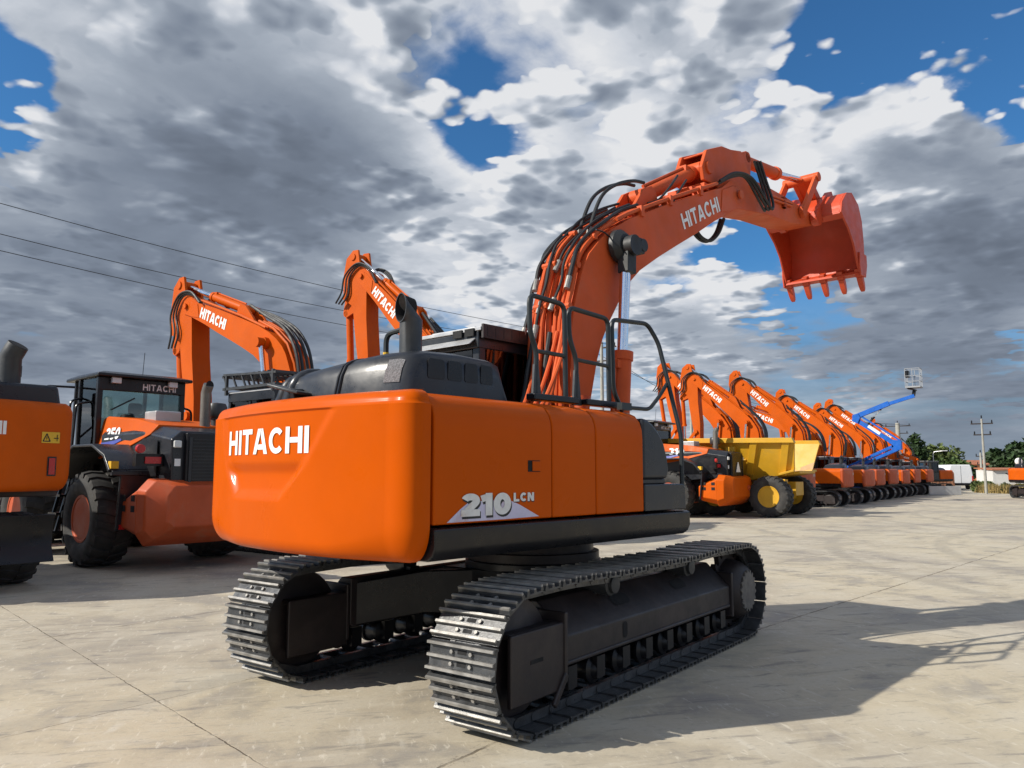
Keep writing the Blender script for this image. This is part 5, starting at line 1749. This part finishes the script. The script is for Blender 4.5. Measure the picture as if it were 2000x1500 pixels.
# ---------------------------------------------------------------- blue boom lift
def boom_lift():
    rt = thing('boom_lift', 'blue articulated boom lift with its white basket raised above the excavators', 'boom lift', (41.0, 8.1, 0), R(-90))
    # local x = world -y
    Y = lambda y: 8.1 - y
    m = MB()
    m.box(-1.1, 1.1, -.85, .85, .45, 1.0)
    P('chassis', rt, LIFTBLUE, m, bev=.05)
    for x in (-.8, .8):
        for y in (-.82, .82):
            P('wheel', rt, RUBBER, lambda: MB().lathe([(-.14, .12), (-.15, .36), (-.10, .40), (.10, .40), (.15, .36), (.14, .12)], (0, 0, 0), 'y', 24), key='liftwheel', loc=(x, y, .40))
    m = MB()
    m.lathe([(1.0, .5), (1.15, .5)], (0, 0, 0), 'z', 24)
    m.box(-.7, .5, -.7, .7, 1.15, 1.75)
    P('turret', rt, LIFTBLUE, m, bev=.06)
    a, b, c, d = (.9, 0, 1.75), (Y(4.75), 0, 2.95), (Y(6.85), 0, 4.55), (Y(3.80), 0, 5.72)
    m = MB()
    for s in (-.16, .16):
        m.bar((a[0], s, a[2]), (b[0], s, b[2] - .12), .10, .16)
        m.bar((a[0] - .25, s, a[2] + .1), (b[0] - .22, s, b[2] + .06), .08, .12)
    P('riser', rt, LIFTBLUE, m)
    m = MB()
    m.prism([(b[0] - .30, b[2] - .2), (b[0] + .18, b[2] - .15), (b[0] + .18, b[2] + .35), (b[0] - .25, b[2] + .4)], -.2, .2)
    P('knuckle', rt, LIFTBLUE, m)
    m = MB()
    m.bar((b[0] + .05, 0, b[2] + .05), (c[0] + .1, 0, c[2] - .10), .20, .24)
    m.bar((b[0] + .1, 0, b[2] + .36), (c[0] + .2, 0, c[2] + .22), .14, .09)
    lb = P('lower_boom', rt, LIFTBLUE, m)
    e = Vector((c[0] - b[0], 0, c[2] - b[2])).normalized()
    up = Vector((-e.z, 0, e.x))
    q = Vector((b[0] + .05, -.102, b[2] + .05)) + e * 1.15
    m = MB()
    m.add([q - up * .08, q + e * .75 - up * .08, q + e * .75 + up * .08, q + up * .08], [(0, 1, 2, 3)])
    P('boom_decal', lb, WHITE, m, smooth=0)
    m = MB()
    m.prism([(c[0] - .18, c[2] - .1), (c[0] + .1, c[2] - .25), (c[0] + .25, c[2] + .1), (c[0] + .15, c[2] + .32), (c[0] - .15, c[2] + .25)], -.18, .18)
    P('knuckle', rt, LIFTBLUE, m)
    m = MB()
    m.bar((c[0], 0, c[2] + .15), (c[0] + 1.75, 0, c[2] + .15 + .67), .22, .26)
    m.bar((c[0] + 1.5, 0, c[2] + .72), (d[0], 0, d[2]), .15, .18)
    P('upper_boom', rt, LIFTBLUE, m)
    rod(rt, (c[0] + .65, 0, c[2] - .28), (c[0] + 1.3, 0, c[2] + .5), .05, .03, .5, 'lift_cylinder', BLACK, (0, 0, 0))
    m = MB()
    m.bar((d[0] - .05, 0, d[2] + .0), (d[0] + .02, 0, d[2] + .35), .14, .16)
    m.bar((d[0] - .3, 0, d[2] + .40), (d[0] + .1, 0, d[2] + .30), .5, .06)
    P('basket_support', rt, BLACK, m)
    m = MB()
    x0, x1, z0 = d[0] - .36, d[0] + .36, d[2] + .42
    m.box(x0, x1, -.38, .38, z0, z0 + .08)
    for z in (z0 + .35, z0 + .65, z0 + 1.05):
        for s in (-.36, .36):
            m.bar((x0, s, z), (x1, s, z),   .026, .026)
        for x in (x0, x1):
            m.bar((x, -.36, z), (x, .36, z),   .026, .026)
    for x in (x0, d[0], x1):
        for s in (-.36, 0, .36):
            if not (x == d[0] and s == 0):
                m.bar((x, s, z0), (x, s, z0 + 1.05),   .026, .026)
    P('basket', rt, material('galvanised_basket', (.34, .35, .36), .5, .3, .1), m)
    P('control_box', rt, BLACK, MB().box(x0 - .02, x0 + .16, -.2, .2, z0 + .6, z0 + .95))
boom_lift()

# ---------------------------------------------------------------- poles and wires
def pole(label, x, y, h, arm=1.0, r=.14, lean=0.0, style='wire', group='utility poles along the yard'):
    rt = thing('utility_pole' if style == 'wire' else 'street_lamp', label, 'pole' if style == 'wire' else 'street lamp', (x, y, 0), 0, group)
    P('shaft', rt, CONCPOLE if style == 'wire' else ALU, MB().tube([(0, 0, 0), (lean, 0, h)], [r, r * .65], 12))
    if style == 'wire':
        P('crossarm', rt, FRAME, MB().bar((lean, -arm, h - .35), (lean, arm, h - .35), .09, .09))
        P('crossarm', rt, FRAME, MB().bar((lean, -arm * .8, h - 1.15), (lean, arm * .8, h - 1.15), .09, .09))
        for k, (yy, zz) in enumerate(((-arm * .9, h - .35), (arm * .9, h - .35), (0, h), (-arm * .7, h - 1.15), (arm * .7, h - 1.15))):
            P('insulator', rt, BLACK, lambda: MB().lathe([(0, .03), (.05, .06), (.08, .03), (.12, .06), (.16, .03), (.2, .05), (.22, .01)], (0, 0, 0), 'z', 10), key='insul', loc=(lean, yy, zz + .04))
    else:
        P('lamp_arm', rt, ALU, MB().tube(rounded([(lean, 0, h - .05), (lean, -.1, h + .25), (lean - .1, -1.1, h + .35)], .2), .045, 8))
        P('lamp_head', rt, ALU, MB().box(lean - .28, lean + .08, -1.55, -1.0, h + .30, h + .40), bev=.03)
    return rt
pole('concrete utility pole standing behind the boom cylinder of the front excavator', 34.5, 19.6, 9.4)
pole('concrete utility pole behind the second upright boom of the row', 48.5, 20.2, 8.6)
pole('stout concrete pole with a crossarm rising behind the last booms', 88.0, 13.7, 6.9, 1.3, .34)
pole('slim concrete pole standing on the yard edge in front of the white wall', 59.6, 2.7, 5.4, .7, .10)
pole('short white post beside the slim pole at the yard edge', 81.6, 5.3, 3.4, .4, .14)
pole('far street lamp in front of the pale green trees', 95.8, 11.6, 3.6, style='lamp', r=.09, group='street lamps far off')
def wire(label, pts, r=.018):
    m = MB()
    m.tube(sp(pts, 10), r, 5)
    tag(P('power_line', None, HOSE, m, smooth=60), label, 'power line', 'overhead power lines')
wire('uppermost overhead wire crossing the cloudy sky', [(-14, 22.6, 10.9), (3.1, 22.4, 9.85), (15.5, 21.7, 9.45), (28.2, 20.5, 9.45), (34.5, 19.6, 9.42)], .013)
wire('middle overhead wire crossing the sky above the left boom', [(-14, 22.4, 10.0), (3.3, 22.8, 9.0), (16.4, 22.6, 8.8), (28, 21.3, 8.95), (34.5, 18.75, 9.2)], .013)
wire('lowest overhead wire on the left, passing behind the left boom', [(-14, 23.2, 9.5), (3.5, 23.3, 8.6), (16.7, 23.2, 8.3), (28, 22, 8.4), (34.5, 20.45, 9.2)], .013)
wire('thin wire running right from the pole behind the front boom', [(34.5, 20.45, 9.05), (42, 20.2, 7.7), (48.5, 20.9, 8.3), (68, 17, 6.9), (88, 14.8, 6.6)], .016)
wire('second thin wire sagging right from the pole behind the front boom', [(34.5, 18.85, 8.3), (42, 19.0, 7.0), (48.5, 19.4, 7.5), (68, 15.5, 6.4), (88, 12.6, 6.6)], .016)

# ---------------------------------------------------------------- trees and shrubs
def leafmat(name, col, var=.35):
    return material(name, col, .6, 0, var, (col[0] * 1.9, col[1] * 1.6, col[2] * 1.3), .5, 0, 1.2, 0, .25)
LEAF_D = leafmat('dark_green_leaves', (.028, .052, .018))
LEAF_M = leafmat('mid_green_leaves', (.050, .085, .024))
LEAF_L = leafmat('pale_green_leaves', (.085, .115, .035))
DRYG = material('dry_grass', (.30, .22, .08), .8, 0, .35, (.14, .13, .04), .6, 0, 2.0)
BARK = material('bark', (.09, .065, .045), .9, 0, .3)
def foliage(blobs, n, size, rnd, flat=.6):
    m = MB()
    tot = sum(b[3] * b[4] * b[3] for b in blobs)
    for cx, cy, cz, rx, rz in blobs:
        k = int(n * rx * rz * rx / tot)
        for i in range(k):
            while True:
                u = Vector((rnd.uniform(-1, 1), rnd.uniform(-1, 1), rnd.uniform(-1, 1)))
                if .25 < u.length < 1: break
            u = u.normalized() * (u.length ** .45)
            w = mnoise.noise(Vector((cx + u.x * 2.3, cy + u.y * 2.3, cz + u.z * 2.3)))
            if w < -.12 and rnd.random() < .75: continue
            sc = 1 + .28 * mnoise.noise(Vector((u.x * 3 + cx, u.y * 3, u.z * 3 + cz)))
            p = Vector((cx + u.x * rx * sc, cy + u.y * rx * sc, cz + u.z * rz * sc))
            s = size * rnd.uniform(.5, 1.3)
            a = Vector((rnd.gauss(0, 1), rnd.gauss(0, 1), rnd.gauss(0, .6))).normalized()
            b = a.cross(Vector((rnd.gauss(0, 1), rnd.gauss(0, 1), rnd.gauss(0, 1)))).normalized()
            m.add([p - a * s, p + b * s * .5, p + a * s, p - b * s * .5], [(0, 1, 2, 3)])
    return m
def tree(name, label, loc, trunk_h, blobs, n, size, mat, seed, cat='tree', group=None, trunk=True):
    rnd = random.Random(seed)
    rt = thing(name, label, cat, loc, 0, group)
    if trunk:
        m = MB()
        top = max(b[2] for b in blobs)
        m.tube([(0, 0, 0), (.05, 0, trunk_h), (.1, .05, top)], [.02 * top + .1, .02 * top + .04, .03], 8)
        for b in blobs:
            m.tube([(0, 0, trunk_h * .8), (b[0] * .6, b[1] * .6, (trunk_h + b[2]) / 2), (b[0], b[1], b[2])], [.012 * top + .03, .05, .02], 6)
        P('trunk', rt, BARK, m)
    P('crown', rt, mat, foliage(blobs, n, size, rnd), smooth=0)
    return rt
def rb(rnd, w, z0, z1, n, r0, r1):
    return [(rnd.uniform(-w, w), rnd.uniform(-w, w), rnd.uniform(z0, z1), rnd.uniform(r0, r1), rnd.uniform(r0, r1) * .8) for _ in range(n)]
rnd = random.Random(3)
# dark layered conifer behind the last booms
bl = []
for i in range(11):
    z = .9 + i * .46
    w = 2.3 * (1 - i / 12.5)
    for k in range(4):
        a = rnd.uniform(0, 6.28)
        bl.append((math.cos(a) * w * .55, math.sin(a) * w * .55, z + rnd.uniform(-.2, .2), w * .55 + .2, .30))
tree('conifer', 'dark layered conifer standing behind the last booms of the row', (95.0, 13.3, 0), 1.0, bl, 3600, .34, LEAF_D, 11)
tree('leafy_tree', 'pale green rounded tree beyond the end of the row', (112.0, 13.5, 0), 1.2, [(0, 0, 2.6, 2.6, 2.0), (.5, -1.2, 3.3, 1.8, 1.6), (-.5, 1.4, 3.0, 1.9, 1.5), (0, 2.2, 2.0, 1.6, 1.3), (0, .3, 4.0, 1.7, 1.2)], 3800, .36, LEAF_L, 12)
tree('leafy_tree', 'darker round tree to the left of the orange house', (110.0, 11.6, 0), .8, [(0, 0, 1.6, 2.1, 1.7), (0, -1.1, 1.6, 1.6, 1.3), (0, .9, 2.1, 1.6, 1.2)], 2800, .32, LEAF_M, 13)
tree('leafy_tree', 'small dark treetop poking above the orange house roof', (175.0, 12.6, 0), 2.0, [(0, 0, 3.0, 2.4, 2.0), (0, 0, 4.5, 1.4, 1.1)], 1400, .4, LEAF_D, 14)
tree('leafy_tree', 'large dark tree mass above the white wall, its highest crown', (92.0, .6, 0), 1.4, [(0, 0, 3.0, 2.6, 2.2), (0, 1.8, 3.4, 1.8, 1.5), (0, -2.0, 4.0, 2.2, 1.7), (0, -3.6, 3.4, 2.0, 1.8), (.5, -.6, 4.4, 1.6, 1.2)], 4600, .36, LEAF_D, 15)
tree('leafy_tree', 'lower dark tree at the left end of the white wall', (86.0, 3.5, 0), 1.0, [(0, 0, 2.0, 1.5, 1.5), (0, .8, 2.9, 1.1, .9), (0, -1.2, 2.6, 1.4, 1.1)], 2200, .3, LEAF_D, 16)
tree('leafy_tree', 'green treetop showing behind the left excavator guard', (30.0, 42.0, 0), 2.0, [(0, 0, 4.2, 2.6, 2.0), (1, 1, 5.2, 1.8, 1.4), (-2, 0, 3.8, 1.8, 1.4)], 2200, .3, LEAF_M, 17)
for i, (x, y, s, lb, mt) in enumerate(((63.4, 2.75, .5, 'grey green bush at the foot of the white wall', LEAF_M), (62.2, 1.6, .5, 'dense dark bush in front of the white wall', LEAF_D), (64.5, 3.45, .7, 'dusty hedge bush beside the white van', LEAF_L), (65.5, 3.7, .6, 'low dry bush nearest the white van', LEAF_L), (62.0, .9, .45, 'small bush at the right end of the white wall', LEAF_M))):
    rq = random.Random(40 + i)
    tree('bush', lb, (x, y, 0), .2, rb(rq, s * .6, s * .3, s * 1.2, 4, s * .5, s * .75), 900, .14, mt, 50 + i, 'bush', 'bushes along the white wall', trunk=False)
m = MB()
rg = random.Random(8)
for i in range(3800):
    t = rg.random()
    x, y = 63.2 - 2.8 * t + rg.gauss(0, .4), 3.2 - 4.6 * t + rg.gauss(0, .25)
    h = rg.uniform(.2, .8)
    a = rg.uniform(0, 6.28)
    w = .03
    m.add([(x - math.cos(a) * w, y - math.sin(a) * w, 0), (x + math.cos(a) * w, y + math.sin(a) * w, 0), (x + rg.gauss(0, .15), y + rg.gauss(0, .15), h)], [(0, 1, 2)])
tag(P('dry_grass', None, DRYG, m, smooth=0), 'tall dry yellow grass along the yard edge', 'grass', None, 'stuff')

# far tree line closing the horizon
m = foliage([(x, y, rg.uniform(.8, 2.2), rg.uniform(4, 7), rg.uniform(1.4, 2.6)) for x, y in [(260 + rg.uniform(-20, 20) , -140 + i * 9) for i in range(34)]], 9000, .9, rg)
tag(P('far_trees', None, LEAF_D, m, smooth=0), 'distant belt of trees closing the horizon', 'wood', None, 'stuff')

# ---------------------------------------------------------------- van, walls, house
def van():
    rt = thing('van', 'white panel van seen from behind at the far end of the yard', 'van', (73.8, 6.05, 0), R(28))
    VW = material('white_van_paint', (.74, .75, .76), .3, 0, .03, None, 0, 0, 2, .4)
    m = MB()
    sec = [(-.95, .42), (-1.0, .8), (-.98, 1.35), (-.88, 2.05), (-.78, 2.2), (.78, 2.2), (.88, 2.05), (.98, 1.35), (1.0, .8), (.95, .42)]
    def s_(x, kz, ky): return [(x, y * ky, .42 + (z - .42) * kz) for y, z in sec]
    m.loft([s_(0, .98, .97), s_(.06, 1, 1), s_(3.4, 1, 1), s_(4.0, .95, .97), s_(4.5, .55, .96), s_(5.3, .45, .9)])
    b = P('body', rt, VW, m, bev=.04)
    m = MB()
    for s in (-1, 1):
        m.box(-.012, .0, s * .06, s * .72, 1.25, 1.78)
    P('rear_door_seam', b, FRAME, MB().box(-.006, .004, -.012, .012, .55, 2.1))
    P('bumper', rt, BLACK, MB().box(-.14, .1, -.98, .98, .36, .58), bev=.04)
    for s in (-1, 1):
        P('tail_lamp', rt, REDLAMP, MB().box(-.03, .05, s * .88, s * .99, .75, 1.2))
        for x in (.95, 4.4):
            P('wheel', rt, RUBBER, lambda: MB().lathe([(-.1, .1), (-.11, .30), (-.08, .34), (.08, .34), (.11, .30), (.1, .1)], (0, 0, 0), 'y', 20), key='vanwheel', loc=(x, s * .86, .34))
    P('windscreen', b, GLASSD, MB().add([(4.02, -.8, 1.95), (4.02, .8, 1.95), (4.48, .82, 1.42), (4.48, -.82, 1.42)], [(0, 1, 2, 3)]))
van()
WWALL = material('white_render_wall', (.62, .61, .58), .8, 0, .06, (.45, .42, .37), .5, .1, .8)
TILE = material('clay_tile', (.36, .13, .06), .8, 0, .25, (.22, .10, .06), .5, .3, 3)
rt = thing('garden_building', 'long low white rendered building with a rusty tiled roof edge at the far right', 'building', (66.6, 2.95, 0), R(-62))
m = MB()
m.box(0, 11, -.1, 3.0, 0, 1.72)
wl = P('wall', rt, WWALL, m)
m = MB()
m.loft([[(-.1, -.3, 1.70), (11.1, -.3, 1.70), (11.1, -.3, 1.78), (-.1, -.3, 1.78)], [(-.1, 3.2, 1.84), (11.1, 3.2, 1.84), (11.1, 3.2, 1.92), (-.1, 3.2, 1.92)]])
P('roof', rt, TILE, m)
P('wall_stain', wl, FRAME, MB().add([(.9, -.104, 1.45), (1.0, -.104, 1.5), (1.55, -.104, 1.15), (1.5, -.104, 1.08)], [(0, 1, 2, 3)]))
rt = thing('satellite_dish', 'white satellite dish above the low white building', 'satellite dish', (70.6, 1.4, 2.0), R(200))
P('mast', rt, GREYM, MB().cyl((0, 0, -.1), (0, 0, .35), .03, 8))
P('reflector', rt, WHITE, MB().lathe([(.0, .30), (.05, .2), (.075, .08), (.08, .01)], (-.05, 0, .42), 'x', 20, closed=True))
def house():
    rt = thing('house', 'orange walled house with a clay tile roof and shaded windows beyond the van', 'house', (146, 13.0, 0), R(-80))
    OW = material('ochre_wall', (.52, .22, .09), .8, 0, .08)
    m = MB()
    m.box(-2, 5.4, 0, 6, 0, 2.75)
    w = P('wall', rt, OW, m)
    m = MB()
    m.prism([(-.5, 2.72), (3, 3.5), (6.5, 2.72)], -2.4, 5.8, 'x')
    P('roof', rt, TILE, m)
    for x in (-1.4, .9, 3.0):
        f = P('window', w, GREYM, MB().box(x, x + 1.5, -.06, -.005, 1.5, 2.5))
        P('pane', f, GLASSD, MB().box(x + .1, x + 1.4, -.075, -.062, 1.6, 2.4))
    P('gable', w, OW, MB().box(5.4, 7.4, 1, 5, 0, 3.0))
house()
rt = thing('brown_container', 'rusty brown container left of the white van', 'container', (68.0, 7.0, 0), R(20))
RUST = material('rusty_steel', (.22, .10, .055), .8, 0, .25, (.12, .07, .05), .7, .2, 2)
m = MB()
m.box(0, 6, -1.2, 1.2, .1, 1.55)
for q in range(22):
    m.box(.1 + q * .27, .22 + q * .27, -1.24, -1.2, .2, 1.45)
for q in range(9):
    m.box(-.04, 0, -1.1 + q * .26, -.98 + q * .26, .2, 1.45)
P('box', rt, RUST, m)
P('skids', rt, FRAME, MB().box(0, 6, -1.0, 1.0, 0, .1))
tag(P('steel_plate', None, ALU, MB().box(-1.1, 1.1, -.06, .06, .02, .62), bev=.01, loc=(54.6, 4.6, 0), rot=(0, R(0), R(-52))), 'pale steel plate propped upright on the yard in front of the far row', 'plate')
